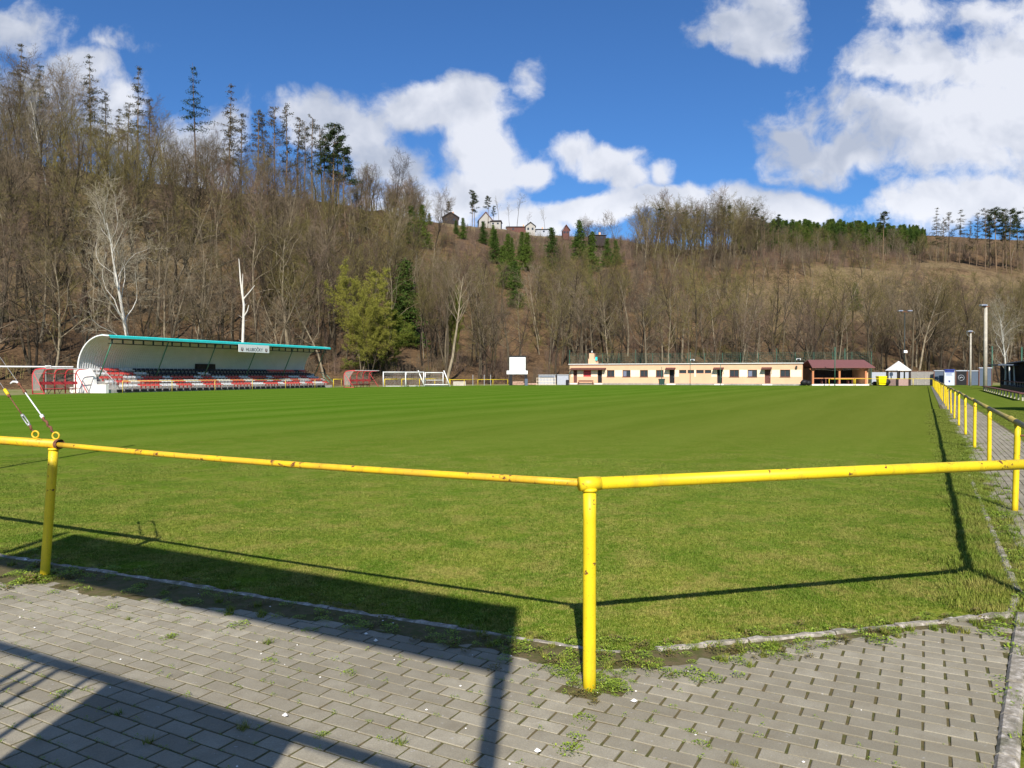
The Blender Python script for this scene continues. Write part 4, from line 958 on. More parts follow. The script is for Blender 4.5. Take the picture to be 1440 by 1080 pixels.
t, h = lamp_pole('slim concrete pole in front of the blue grey panels', 1364.6, 108, 468, .14, .10, M['pole_conc'], .25, 1)
b = MB(); b.tube([(.55 * math.cos(a_ * math.pi / 8), 0, h - .1 + .45 * math.sin(a_ * math.pi / 8)) for a_ in range(14)], .02, 5); b.build('wire_hoop', M['galv'], t)
t, h = lamp_pole('tall dark pole with two lamp heads and a loudspeaker behind the gazebo', 1271.7, 117, 439, .11, .08, M['dark_metal'], .75, 2)
MB().bbox(-.25, .25, -.4, -.1, 4.95, 5.35, .08).build('loudspeaker', M['white'], t)

# ------------------------------------------------------------------ right side: timber wall, shelter, benches
wl = thing('timber_shed', 'long dark timber shed with ribbed roof edge on the right', 'shed', fld(71, 9.0), FANG); Lw = 52
b = MB(); b.box(0, Lw, -3, 0, 0, 2.9)
for i in range(Lw * 2): b.box(i * .5, i * .5 + .1, 0, .05, .1, 2.85)
b.build('wall', M['dark_timber'], wl)
b = MB()
for i in range(Lw): b.box(i, i + .93, -3.1, .35, 2.92 + (i % 2) * .03, 3.02 + (i % 2) * .03)
b.build('roof', M['bluegrey'], wl)
sh = thing('shelter', 'small flat shelter roof on white posts before the dark timber shed', 'shelter', px(1393, 84)); w = 39 / F * 84
MB().box(0, w, -1.3, 1.2, 2.62, 2.74).build('roof', M['bluegrey'], sh)
for x, l in ((w*.50, 0), (w*.72, .25)): MB().tube([(x, -1.0 + l, 0), (x - .15, -1.0 + l, 2.62)], .07, 6).build('post', M['white'], sh)
MB().box(w*.55, w*.95, .3, .7, .9, 1.0).build('counter', M['rust'], sh)
def bench_row(label, s0, s1, t, z, n):
    o = fld(s0, t); b_ = thing('long_bench', label, 'bench', o, FANG, 'long plank benches on the right grass'); Lb = s1 - s0
    MB().bbox(0, Lb, -.2, .2, z - .06, z, .01).build('plank', M['brown'], b_)
    for i in range(n): x = .3 + (Lb - .6) * i / (n - 1); MB().box(x - .05, x + .05, -.045, .045, 0, z - .062).build('leg', M['pole_conc'], b_)
bench_row('long low plank bench on pale stub legs across the right grass', 55.5, 90.5, 5.25, .48, 15)
bench_row('upper plank bench along the foot of the dark timber shed', 72, 96, 7.6, .95, 12)
o = MB().box(0, 26, -.9, .75, 0, .52).build('plinth', M['dark_timber']); o.location = fld(71.2, 7.9); o.rotation_euler = (0, 0, FANG); tag(o, 'dark raised timber step under the upper plank bench', 'step')
hut = thing('timber_hut', 'timber hut beyond the right edge throwing a shadow over the path', 'hut', (22.6, 30.6, 0))
MB().box(0, 4, 0, 2.0, 0, 2.9).build('wall', M['dark_timber'], hut); b = MB(); b.prism([(-.3, 2.9), (4.3, 2.9), (2, 3.5)], -.2, 2.2); b.build('roof', M['bluegrey'], hut)

# ------------------------------------------------------------------ trees
def grow(tb, cb, p, d, L_, r, lvl, cfg, rnd):
    """limb with children; levels up to cfg['wood'] go to the trunk mesh, the rest to the crown mesh"""
    segs = cfg['segs'][lvl]; pts = [p]; rad = [r]; q = p; dd = d
    for i in range(segs):
        dd = (dd + Vector((rnd.gauss(0, 1), rnd.gauss(0, 1), rnd.gauss(0, 1))) * cfg['wob'][lvl] + Vector((0, 0, cfg['up'][lvl]))).normalized()
        q = q + dd * (L_ / segs); pts.append(q); rad.append(r * (1 - (i + 1) / segs * cfg['tap'][lvl]))
    tgt = tb if lvl <= cfg['wood'] else cb
    if lvl >= cfg['last'] or (segs == 1): tgt.spike(pts[0], pts[-1], r) if segs == 1 else tgt.tube(pts, rad, 3, False)
    else: tgt.tube(pts, rad, cfg['k'][lvl], False)
    if lvl >= cfg['last']: return
    n = cfg['n'][lvl]; f0 = cfg['from'][lvl]
    for i in range(n):
        f = f0 + (1 - f0) * ((i + rnd.random() * .8) / n); f = min(f, .995); a = f * segs; k = int(a); c = pts[k].lerp(pts[k+1], a - k)
        dirk = (pts[k+1] - pts[k]).normalized(); o = dirk.orthogonal().normalized(); o.rotate(Matrix.Rotation(i * 2.4 + rnd.uniform(-.6, .6), 3, dirk))
        sp_ = cfg['spread'][lvl] * rnd.uniform(.7, 1.25); nd = (dirk * math.cos(sp_) + o * math.sin(sp_)).normalized()
        ln = L_ * cfg['len'][lvl] * (1 - cfg['short'][lvl] * abs((f - f0) / (1 - f0) - cfg.get('peak', .2))) * rnd.uniform(.7, 1.2)
        rr = max(cfg['rmin'], (r * (1 - f * cfg['tap'][lvl])) * cfg['rr'][lvl])
        grow(tb, cb, c, nd, ln, rr, lvl + 1, cfg, rnd)
DEC = dict(segs=[8, 5, 3, 1, 1], wob=[.07, .20, .20, .1, .1], up=[.02, .10, .06, .03, 0], tap=[.85, .8, .75, 1, 1], wood=1, last=4, k=[7, 5, 3, 3, 3],
           n=[13, 7, 7, 4], spread=[.9, .75, .75, .6], len=[.46, .42, .42, .5], short=[.55, .4, .3, .2], rr=[.50, .55, .5, .7], rmin=.012)
DEC['from'] = [.30, .2, .15, .1]
def make_tree(seed, H=16, r=.2, fork=False, **kw):
    rnd = random.Random(seed); cfg = dict(DEC); cfg.update(kw); tb, cb = MB(), MB()
    if fork:
        for k in range(2): grow(tb, cb, Vector((0, 0, -.3)), Vector((rnd.uniform(-.25, .25), rnd.uniform(-.2, .2), 1)).normalized(), H, r * .8, 0, cfg, rnd)
    else: grow(tb, cb, Vector((0, 0, -.3)), Vector((rnd.uniform(-.07, .07), rnd.uniform(-.07, .07), 1)).normalized(), H, r, 0, cfg, rnd)
    return tb, cb
def kindmesh(name, tb, cb, bm, cm): return (tb.mesh(name + '_trunk', bm, True), cb.mesh(name + '_crown', cm, False))
BARE = []
for i in range(12):
    H = [15, 17, 16, 18, 14, 17, 19, 15, 16, 18, 14, 16][i]
    cfg = dict(DEC)
    if i % 4 == 1: cfg['from'] = [.5, .2, .15, .1]; cfg['spread'] = [.5, .5, .6, .6]; cfg['len'] = [.34, .42, .42, .5]
    if i % 4 == 3: cfg['from'] = [.22, .2, .15, .1]; cfg['spread'] = [.9, .7, .7, .6]; cfg['wob'] = [.09, .2, .2, .1, .1]
    tb, cb = make_tree(100 + i, H, .21 + .03 * (i % 3), i % 5 == 2, **cfg)
    BARE.append(kindmesh('bare', tb, cb, M['bark'], [M['twig'], M['twig_olive'], M['twig'], M['twig_olive'], M['twig_red']][i % 5]))
# slender trees with a bare stem
SLIM = []
for i in range(5):
    cfg = dict(DEC); cfg['from'] = [.55, .2, .15, .1]; cfg['len'] = [.22, .42, .42, .5]; cfg['spread'] = [.7, .6, .6, .6]; cfg['n'] = [14, 5, 5, 3]
    tb, cb = make_tree(300 + i, 19, .17, False, **cfg); SLIM.append(kindmesh('slim', tb, cb, M['bark'], M['twig'] if i % 2 else M['twig_olive']))
# big old oaks for the skyline
BIG = []
for i in range(4):
    cfg = dict(DEC); cfg['from'] = [.34, .25, .15, .1]; cfg['len'] = [.5, .45, .42, .45]; cfg['spread'] = [.6, .6, .7, .6]; cfg['n'] = [12, 8, 8, 5]; cfg['up'] = [.02, .16, .08, .03, 0]; cfg['rmin'] = .016
    tb, cb = make_tree(400 + i, 20, .26, i % 2 == 0, **cfg); BIG.append(kindmesh('big', tb, cb, M['bark'], M['twig']))
def tuft(b, c, n, s, rnd, droop=0.):
    for _ in range(n):
        a = c + Vector((rnd.gauss(0, s), rnd.gauss(0, s), rnd.gauss(0, s * .6)))
        d1 = Vector((rnd.gauss(0, 1), rnd.gauss(0, 1), rnd.gauss(0, .7) - droop)).normalized() * s * 1.1; d2 = d1.cross(Vector((rnd.gauss(0, 1), rnd.gauss(0, 1), rnd.gauss(0, 1)))).normalized() * s * .28
        b.tri(a - d2, a + d2, a + d1)
def spruce(seed, H=10, base=.12, w=.24, dense=1.0, thin=False, r=.12):
    rnd = random.Random(seed); tb, cb = MB(), MB(); tb.tube([(0, 0, -.3), (0, 0, H * .5), (0, 0, H)], [r, r * .6, .02], 6, False)
    z = H * base; 
    while z < H * .985:
        f = (z - H * base) / (H * (1 - base)); Rw = H * w * (1 - f) ** .85 * rnd.uniform(.75, 1.1) + .12; nb = 5 if thin else 7
        for k in range(nb):
            if thin and rnd.random() < .3: continue
            a = rnd.uniform(0, 6.28); ln = Rw * rnd.uniform(.65, 1.15); dv = Vector((math.cos(a), math.sin(a), rnd.uniform(-.25, .12)))
            e = Vector((0, 0, z)) + dv * ln; cb.tube([(0, 0, z), e], [.035, .012], 3, False)
            m_n = max(2, int(ln / .38))
            for j in range(m_n):
                t = (j + .7) / m_n; tuft(cb, Vector((0, 0, z)).lerp(e, t) + Vector((0, 0, -.10 * t)), int((5 if thin else 9) * dense), .26 if thin else .27, rnd, .5)
        z += (.75 if thin else .42) * (.6 + .7 * rnd.random()) * (H / 12) ** .5
    return tb, cb
SPR = [kindmesh('spruce', *spruce(500 + i, 10, .06, .29, 1.2), M['pinebark'], M['spruce']) for i in range(4)]
THIN = []
for i in range(4):
    tb, cb = spruce(520 + i, 24, [.42, .50, .36, .55][i], .155, 2.0, True, .2); THIN.append(kindmesh('thin', tb, cb, M['pinebark'], M['thin_needles'] if i != 1 else M['pine']))
def pine(seed, H=22, cr=.55, wide=.16, nb=26, nt=34, sz=.34):
    rnd = random.Random(seed); tb, cb = MB(), MB(); top = Vector((rnd.uniform(-.6, .6), rnd.uniform(-.6, .6), H)); mid = Vector((rnd.uniform(-.3, .3), rnd.uniform(-.3, .3), H * .55))
    tb.tube([(0, 0, -.3), mid, top], [.2, .15, .05], 7, False)
    for k in range(nb):
        f = cr + (1 - cr) * (k + rnd.random()) / nb; a = rnd.uniform(0, 6.28); p = mid.lerp(top, max(0, (f - .55) / .45)) if f > .55 else Vector((0, 0, 0)).lerp(mid, f / .55)
        ln = H * wide * rnd.uniform(.35, 1.0) * (1.15 - .7 * (f - cr) / (1 - cr)); e = p + Vector((math.cos(a), math.sin(a), rnd.uniform(0, .45))) * ln
        tb.tube([p, p.lerp(e, .5) + Vector((0, 0, -.1)), e], [.05, .035, .02], 4, False)
        for j in range(3): tuft(cb, p.lerp(e, .55 + .22 * j) + Vector((0, 0, .15)), nt, sz, rnd)
    return tb, cb
PIN = [kindmesh('pine', *pine(560 + i, 22, [.55, .62, .45, .6][i]), M['pinebark'], M['pine']) for i in range(4)]

LAR = [kindmesh('larch', *pine(580 + i, 24, [.40, .5, .34, .45, .55][i], [.10, .12, .09, .11, .13][i], 34, 13, .30), M['pinebark'], M['thin_needles']) for i in range(5)]
NT = {}
def put_tree(name, me, X, Y, s, label, cat='tree', group=None, sz=None, rz=None, dz=0):
    key = (name, me[0].name)
    e = bpy.data.objects.new(name, None); C.objects.link(e); e.empty_display_size = .5
    e.location = (X, Y, max(0, terrain(X, Y)) + dz); e.rotation_euler = (U_(-.03, .03), U_(-.03, .03), U_(0, 6.28) if rz is None else rz); e.scale = (s, s, sz or s * U_(.9, 1.1))
    tag(e, label, cat, group)
    for nm, m_e in (('trunk', me[0]), ('crown', me[1])):
        if m_e is None: continue
        o = bpy.data.objects.new(nm, m_e); C.objects.link(o); o.parent = e
    return e
def hgt(X, Y, ytop): return EYE + (HY - ytop) / F * Y - max(0, terrain(X, Y))
# --- skyline and landmark trees (column, depth, row of the top)
MH = {id(m): h for m, h in zip(BIG, (20,) * 4)}
ORD = ['first', 'second', 'third', 'fourth', 'fifth', 'sixth', 'seventh', 'eighth', 'ninth', 'tenth', 'eleventh', 'twelfth', 'thirteenth', 'fourteenth', 'fifteenth', 'sixteenth', 'seventeenth', 'eighteenth', 'nineteenth', 'twentieth', 'twenty-first', 'twenty-second', 'twenty-third', 'twenty-fourth', 'twenty-fifth']
KEEP = []
def named(lst, kind, meshes, H0, label, group):
    for i, (x, Z, yt) in enumerate(sorted(lst)):
        p = px(x, Z); h = hgt(p.x, p.y, yt); sx = h / max(v.co.z for q in meshes[i % len(meshes)] for v in q.vertices); ww = min(sx, 1.25) if H0 > 15 else max(sx, .6)
        if kind == 'spruce_tree' or x > 1230: KEEP.append((p.x, p.y, 5.0))
        put_tree(kind, meshes[i % len(meshes)], p.x, p.y, ww, label if len(lst) == 1 else label + ', ' + ORD[i] + ' from the left', 'tree', group, sz=sx)
named([(130, 176, 78), (60, 168, 88), (28, 172, 62), (195, 182, 93), (168, 185, 150), (278, 188, 92), (322, 190, 118)],
      'tall_spruce', THIN, 24, 'thin brownish spruce on the left ridge', 'thin tall spruces on the left ridge')
named([(362, 196, 152), (374, 199, 160), (388, 200, 150), (402, 198, 146), (418, 205, 165), (440, 206, 160), (455, 204, 178), (340, 192, 158), (214, 186, 140), (150, 180, 125), (428, 203, 172), (180, 183, 145)],
      'larch_tree', LAR, 24, 'thin larch with a sparse brown green crown on the left ridge', 'sparse larches on the left ridge')
named([(468, 200, 172), (488, 196, 206), (455, 202, 192), (478, 204, 184)], 'pine_tree', PIN, 22, 'green pine at the end of the left ridge', 'green pines on the left ridge')
named([(8, 165, 62), (48, 170, 95), (75, 166, 82), (104, 164, 84), (232, 178, 125), (300, 184, 175), (345, 188, 185), (20, 160, 110)], 'bare_tree', BIG, 19, 'large leafless tree on the left skyline', 'large bare trees on the left skyline')
named([(556, 235, 210), (590, 240, 245), (540, 238, 250), (572, 236, 240), (612, 242, 262)], 'bare_tree', BIG, 19, 'large leafless tree on the middle ridge', 'bare trees on the middle ridge')
named([(664, 372, 267), (668, 374, 272), (686, 372, 275), (631, 345, 283), (694, 376, 290)], 'pine_tree', PIN, 22, 'slim dark pine by the ridge houses', 'pines by the ridge houses')
named([(701, 376, 276), (727, 378, 272), (716, 380, 285), (740, 384, 298), (766, 386, 292)], 'bare_pole_tree', SLIM, 19, 'thin dead looking tree at the ridge houses', 'thin trees by the ridge houses')
named([(895, 262, 284), (845, 280, 300), (870, 285, 296), (950, 270, 302), (985, 275, 302), (1060, 268, 308), (815, 292, 302), (1035, 270, 296), (1015, 272, 300), (830, 288, 305), (1100, 272, 312)], 'bare_tree', BIG, 19, 'large leafless tree on the middle right ridge', 'bare trees of the right ridge wood')
named([(929, 262, 292), (962, 272, 297), (981, 268, 293), (1020, 270, 288), (1028, 275, 300), (1062, 268, 292), (1094, 276, 302), (1074, 270, 303), (1041, 272, 310)], 'pine_tree', PIN, 22, 'tall dark pine on the middle right ridge', 'pines of the right ridge wood')
named([(1014, 268, 275), (1055, 270, 296), (1315, 262, 292), (1348, 264, 293)], 'tall_spruce', THIN, 24, 'tall thinning spruce on the right ridge', 'thin spruces of the right ridge')
named([(1332, 272, 298), (1372, 268, 300), (1384, 262, 292), (1437, 262, 290), (1362, 275, 310), (1414, 265, 295), (1460, 260, 292), (1325, 268, 306), (1390, 270, 302)],
      'larch_tree', LAR, 24, 'sparse crowned larch on the far right ridge', 'larches at the far right ridge')
named([(1400, 262, 291), (1421, 258, 293), (1391, 268, 298), (1409, 270, 293), (1430, 266, 297), (1455, 262, 290)], 'pine_tree', PIN, 22, 'broad crowned pine at the far right ridge', 'pines at the far right ridge')
named([(1240, 262, 297)], 'pine_tree', [PIN[1]], 22, 'lone slim pine with small crown standing above the right clearing', None)
named([(1203, 205, 396)], 'spruce_tree', [SPR[1]], 10, 'single dark spruce alone in the middle of the right clearing', None)
named([(579, 236, 288), (594, 240, 288), (529, 225, 318), (604, 300, 300)], 'spruce_tree', SPR, 10, 'young green spruce below the middle ridge', 'young spruces below the middle ridge')
ys = [(696, 244, 322.1), (715, 235, 327.7), (694, 276, 315.9), (720, 264, 334.0), (734, 256, 325.0), (740, 237, 325.5), (708, 216, 344.4), (777, 238, 319.3), (831, 238, 325.2), (853, 242, 334.9), (866, 246, 337.0), (829, 217, 376.7), (651, 272, 306.4), (642, 295, 309.6), (680, 282, 310.6), (710, 231, 377.9), (729, 219, 378.9), (725, 191, 366.4), (647, 179, 408.7), (568, 145, 360.9), (814, 263, 308.1)]
named(ys, 'spruce_tree', SPR, 10, 'young green spruce below the ridge houses', 'young spruces below the ridge houses')
# budding trees and birches
def leafed(seed, H, mat, nleaf, **kw):
    tb, cb = make_tree(seed, H, .16, True, **kw); rnd = random.Random(seed); cl = MB(); vs = cb.v; 
    for _ in range(nleaf): tuft(cl, Vector(rnd.choice(vs)), 2, .17, rnd)
    cb2 = MB(); cb2.v = cb.v + cl.v; off = len(cb.v); cb2.f = cb.f + [tuple(i + off for i in f) for f in cl.f]
    m1 = tb.mesh('leafed_trunk', M['bark'], True); m2 = cb2.mesh('leafed_crown', [M['twig_olive'], mat]); nf = len(cb.f)
    m2.polygons.foreach_set('material_index', [0] * nf + [1] * len(cl.f)); return (m1, m2)
lf = leafed(700, 15, M['bud'], 14000, **{**DEC, 'from': [.18, .2, .15, .1], 'spread': [.7, .7, .7, .6]})
lf2 = leafed(703, 11, M['deepleaf'], 17000, **{**DEC, 'from': [.10, .2, .15, .1], 'spread': [.9, .7, .7, .6]})
p = px(508, 118); put_tree('budding_tree', lf, p.x, p.y, .80, 'tall tree with fresh yellow green leaves right of the grandstand', sz=.98)
p = px(543, 121); put_tree('budding_tree', lf2, p.x, p.y, .98, 'broad dark green leafing tree above the stored goals', sz=.80)
p = px(520, 116); put_tree('budding_tree', lf, p.x, p.y, .7, 'smaller yellow green leafing tree behind the small red dugout', sz=.75)
p = px(641, 135); put_tree('ivy_tree', lf2, p.x, p.y, .28, 'ivy covered slim tree left of the scoreboard', sz=1.15)
p = px(572, 150); put_tree('ivy_tree', lf2, p.x, p.y, .4, 'ivy covered tree on the slope above the broad leafing tree', sz=1.1)
bcfg = {**DEC, 'from': [.26, .2, .15, .1], 'len': [.50, .44, .45, .5], 'spread': [.72, .6, .7, .6], 'n': [14, 9, 8, 5], 'segs': [9, 6, 3, 1, 1], 'rr': [.40, .45, .5, .7], 'wob': [.09, .24, .2, .1, .1], 'up': [.02, .12, .05, 0, 0], 'rmin': .012, 'tap': [.85, .85, .75, 1, 1]}
tb, cb = make_tree(811, 17.5, .27, False, **bcfg); bm_ = kindmesh('birch', tb, cb, M['birch'], M['birch_twig'])
p = px(184, 88); put_tree('white_birch', bm_, p.x, p.y, 1.05, 'big spreading white birch behind the left end of the grandstand', rz=2.6, sz=1.10)
tb, cb = MB(), MB(); tb.tube([(0, 0, 0), (-.15, 0, 6), (.05, 0, 11), (-.35, 0, 14.2), (-.55, 0, 17.2)], [.21, .19, .15, .11, .04], 8, False)
for a in (((.0, 0, 10.5), (-.1, 0, 13.5), (-.05, 0, 15.2)), ((0, 0, 11.8), (.7, 0, 12.6), (1.5, 0, 13.6)), ((0, 0, 9.4), (.5, 0, 10.2), (.7, 0, 11))): tb.tube(a, [.10, .07, .03], 6, False)
for _ in range(14): z = U_(5, 13); tb.spike((0, 0, z), (U_(-.9, .9), U_(-.5, .5), z + U_(.2, .8)), .03)
p = px(343.5, 100); put_tree('dead_birch', (tb.mesh('dead_birch_trunk', M['birch'], True), None), p.x, p.y, 1.0, 'dead white birch stem with stubs behind the middle of the grandstand', rz=0, sz=.98)
p = px(1413, 92); put_tree('pale_tree', bm_, p.x, p.y, .5, 'small pale leafless tree behind the timber shelter', rz=2, sz=.52)
p = px(66, 150); put_tree('white_birch', bm_, p.x, p.y, .8, 'white stemmed tree on the tan slope at the far left', rz=2.3, sz=1.0)

# --- the wood itself
def density(x, Y):
    """trees per cell weight for picture column x and depth Y"""
    for i in range(len(TER) - 1):
        if TER[i][0] <= x < TER[i+1][0]: break
    f = (x - TER[i][0]) / (TER[i+1][0] - TER[i][0]); zb, y1, Z1, y2, Z2 = [a + (b_ - a) * f for a, b_ in zip(TER[i][1:], TER[i+1][1:])]
    t = (Y - zb) / (Z2 - zb)
    if t < 0 or t > 1.0: return 0, t
    if x < 330: d = 1.0 if t < .34 else (.40 if t < .80 else .55)
    elif x < 600: d = 1.0
    elif x < 870: d = 1.0 if t < .4 else (.6 if t < .80 else .015)
    elif x < 1040: d = 1.0 if t < .14 else (.6 if t < .5 else 1.1)
    elif x < 1320: d = 1.0 if t < .14 else (.06 if t < .36 else .35)
    else: d = 1.0 if t < .14 else (.10 if t < .38 else .35)
    return d, t
cand = []; rnd = random.Random(5); grid = {}
tries = 0
while len(cand) < 1500 and tries < 60000:
    tries += 1
    c = rnd.uniform(-.80, .80); Y = math.sqrt(rnd.uniform(80 ** 2, 300 ** 2)); x = 720 + F * c; X = c * Y; d, t = density(x, Y)
    if rnd.random() > d: continue
    key = (int(X / 4.6), int(Y / 4.6))
    if key in grid: continue
    if abs(x - 183) < 26 and Y < 96 or abs(x - 343) < 16 and Y < 112 or (460 < x < 570 and Y < 122): continue
    if any((X - q[0]) ** 2 + (Y - q[1]) ** 2 < q[2] ** 2 or (abs(X - q[0] * Y / q[1]) < 3 and 0 < q[1] - Y < 40) for q in KEEP): continue
    grid[key] = 1; cand.append((Y, X, x, t))
cand.sort()
ZN = [(-200, 60, 'left of the left dugout'), (60, 130, 'behind the left dugout'), (130, 230, 'around the big white birch'), (230, 310, 'right of the white birch'), (310, 390, 'around the dead white stem'),
      (390, 465, 'behind the grandstand roof end'), (465, 530, 'behind the small red dugout'), (530, 590, 'behind the broad green tree'), (590, 650, 'behind the stored goals'), (650, 710, 'left of the scoreboard'),
      (710, 760, 'behind the scoreboard'), (760, 830, 'behind the clubhouse chimney'), (830, 930, 'behind the clubhouse left half'), (930, 1040, 'behind the clubhouse middle'), (1040, 1140, 'behind the clubhouse right end'),
      (1140, 1230, 'behind the open pavilion'), (1230, 1310, 'behind the gazebo'), (1310, 1390, 'behind the blue grey panels'), (1390, 1800, 'behind the dark timber shed')]
nind = 0; rest = []
for (Y, X, x, t) in cand:
    r = rnd.random(); hm = (.80 + .4 * rnd.random())
    if t < .12: hm *= .92
    slim = rnd.random() < .22
    if 600 < x < 900 and t > .10: hm *= max(.30, 1 - (t - .10) * 2.1)
    if x >= 900 and .1 < t < .5: hm *= .55
    if x > 1070 and t >= .36: hm *= .8 if t < .5 else .5
    if x > 900 and t > .62: slim = rnd.random() < .55; hm *= 1.05
    if x < 640 and t > .6: hm *= .7
    if nind < 262 and -20 < x < 1460 and Y < 190:
        zl = [z for z in ZN if z[0] <= x < z[1]][0]; tier = 'at slope foot' if t < .14 else ('low on slope' if t < .34 else 'high on slope'); lb = ('slender' if slim else 'spreading') + ' bare tree ' + tier + ' ' + zl[2]
        me = rnd.choice(SLIM) if slim else rnd.choice(BARE)
        s = hm * (16 / 19 if slim else 1); put_tree('bare_tree', me, X, Y, s, lb, 'tree', lb.replace('tree', 'trees', 1)); nind += 1
    else: rest.append((X, Y, max(0, terrain(X, Y)), rnd.uniform(0, 6.28), hm * (.85 if slim else 1), (len(BARE) + rnd.randrange(len(SLIM))) if slim else rnd.randrange(len(BARE))))
lab = {}
for o in list(C.objects):
    if o.name.startswith('bare_tree') and o.parent is None and 'bare tree' in o.get('label', '') and 'from the left' not in o['label']: lab.setdefault(o['label'], []).append(o)
for k_, os_ in lab.items():
    if len(os_) > 1:
        for i, o in enumerate(sorted(os_, key=lambda q: q.location.x / q.location.y)): o['label'] = k_ + ', ' + ORD[i] + ' from the left' if i < 25 else k_
for i in range(260):      # wood outside the frame edges and the dense front screen
    side_ = rnd.choice((-1, 1)); c = side_ * rnd.uniform(.70, 1.25); Y = rnd.uniform(95, 230); X = c * Y
    if terrain(X, Y) > .5: rest.append((X, Y, terrain(X, Y), rnd.uniform(0, 6.28), rnd.uniform(.8, 1.2), rnd.randrange(12)))
scatter('far_wood', rest, BARE + SLIM, 'further leafless trees filling the wooded hillside', 'wood')
# thicket: thin stems and saplings
def brush(seed, n, H, mat, w=1.6):
    rnd_ = random.Random(seed); b = MB()
    for i in range(n):
        a = rnd_.uniform(0, 6.28); q = Vector((math.cos(a), math.sin(a), 0)) * rnd_.random() * w; h = H * rnd_.uniform(.5, 1.1); top = q + Vector((rnd_.gauss(0, .22 * H * .4), rnd_.gauss(0, .22 * H * .4), h))
        b.tube([q, q.lerp(top, .5) + Vector((rnd_.gauss(0, .12), rnd_.gauss(0, .12), 0)), top], [.03, .02, .008], 3, False)
        for k in range(9):
            f = rnd_.uniform(.25, .95); s_ = q.lerp(top, f); d = Vector((rnd_.gauss(0, 1), rnd_.gauss(0, 1), rnd_.uniform(.4, 1.6))).normalized(); ln = H * .28 * rnd_.uniform(.5, 1.2) * (1.2 - f); e = s_ + d * ln
            b.spike(s_, e, .013)
            for _ in range(4): g_ = s_.lerp(e, rnd_.uniform(.3, 1)); b.spike(g_, g_ + Vector((rnd_.gauss(0, 1), rnd_.gauss(0, 1), rnd_.uniform(0, 1.4))).normalized() * ln * .4, .010)
    return b.mesh('brush', mat)
BR = [brush(900, 12, 3.2, M['twig']), brush(901, 14, 4.5, M['twig_red']), brush(902, 12, 3.0, M['twig_olive'], 2), brush(903, 12, 5.5, M['twig'], 1.8), brush(904, 13, 5.0, M['twig_red'], 2.2)]
pts = []
for i in range(13000):
    c = rnd.uniform(-.95, .95); Y = math.sqrt(rnd.uniform(80 ** 2, 330 ** 2)); x = 720 + F * c; X = c * Y; d, t = density(min(1440, max(0, x)), Y)
    if t < -.02 or t > .97 or d == 0: continue
    dens_ = .6 if d > .5 else (.30 if x < 360 and t > .8 else (.34 if x < 360 else .6))
    if 640 < x < 900 and t > .35: dens_ = 1.0 if t < .82 else .22
    if rnd.random() > dens_: continue
    if any((X - q[0]) ** 2 + (Y - q[1]) ** 2 < q[2] ** 2 or (abs(X - q[0] * Y / q[1]) < 2.5 and 0 < q[1] - Y < 20) for q in KEEP): continue
    red = 640 < x < 950 or (1060 < x < 1300 and t > .35); k = rnd.choice((1, 4, 1, 3)) if red and rnd.random() < .7 else rnd.choice((0, 2, 3, 2, 0, 1))
    s = rnd.uniform(.5, 1.0) * (.4 if d < .3 else 1)
    pts.append((X, Y, terrain(X, Y) - .1, rnd.uniform(0, 6.28), s, k))
scatter('thicket', pts, BR, 'leafless brush and saplings covering the hillside', 'thicket')
# far evergreen wood on the plateau and red brown wood beside it
pts = []
for i in range(520):
    x = rnd.uniform(1035, 1300); Z = rnd.uniform(300, 440); p = px(x, Z)
    yt = 312 + 8 * mnoise.noise(Vector((x * .03, 0, 3))) + rnd.uniform(-4, 11) + max(0, (x - 1190) * .10)
    h = EYE + (HY - yt) / F * Z - terrain(p.x, p.y); h = min(max(h, 3.5), 15)
    pts.append((p.x, p.y, terrain(p.x, p.y), rnd.uniform(0, 6.28), h / 10, rnd.randrange(4)))
scatter('far_spruce_wood', pts, SPR, 'green band of young spruce forest on the far right skyline', 'wood')

# ------------------------------------------------------------------ houses on the ridge
def house(label, x, Z, w, d, h, roof_h, wall, roof, rz=0, gable_front=True, base=None):
    p = px(x, Z); z0 = terrain(p.x, p.y) if base is None else EYE + (HY - base) / F * Z
    t = thing('ridge_house', label, 'house', (p.x, p.y, z0), rz)
    MB().box(-w/2, w/2, 0, d, -2, h).build('wall', wall, t)
    b = MB(); o = .4
    if gable_front:
        b.prism([(-w/2 - o, h - .2), (0, h + roof_h), (w/2 + o, h - .2), (w/2 + o, h), (0, h + roof_h + .3), (-w/2 - o, h)], -.5, d + .4)
        g_ = MB(); g_.prism([(-w/2, h), (w/2, h), (0, h + roof_h)], 0.02, .2); g_.build('gable', wall, t)
    else: b.v = [(-w/2-o, -o, h), (w/2+o, -o, h), (w/2+o, d+o, h), (-w/2-o, d+o, h), (-w/2, d/2, h+roof_h), (w/2, d/2, h+roof_h)]; b.f = [(0,1,5,4), (2,3,4,5), (0,4,3), (1,2,5), (0,3,2,1)]
    b.build('roof', roof, t)
    for k in (-.25, .22): MB().box(w*k - .45, w*k + .45, -.03, .06, h*.35, h*.75).build('window', M['glass'], t)
    if w > 5: MB().box(w*.12, w*.12 + .6, d*.5, d*.5 + .6, h, h + roof_h + .8).build('chimney', M['peach2'], t)
    return t
M['old_white'] = plain('dull_white_render', (.36, .34, .31), .9, var=.2)
house('white gabled house with steep roof between pines on the ridge', 683, 372, 6.4, 7, 2.4, 3.8, M['old_white'], M['roof_red'], .15, base=317)
house('small white annex house below the steep gabled one', 697, 370, 5, 5, 2.0, 1.2, M['old_white'], M['dark_timber'], -.1, False, base=318)
house('dark low cabin at the left of the ridge houses', 634, 340, 7, 5, 2.2, 2.2, M['dark_timber'], M['dark_timber'], .1, base=313)
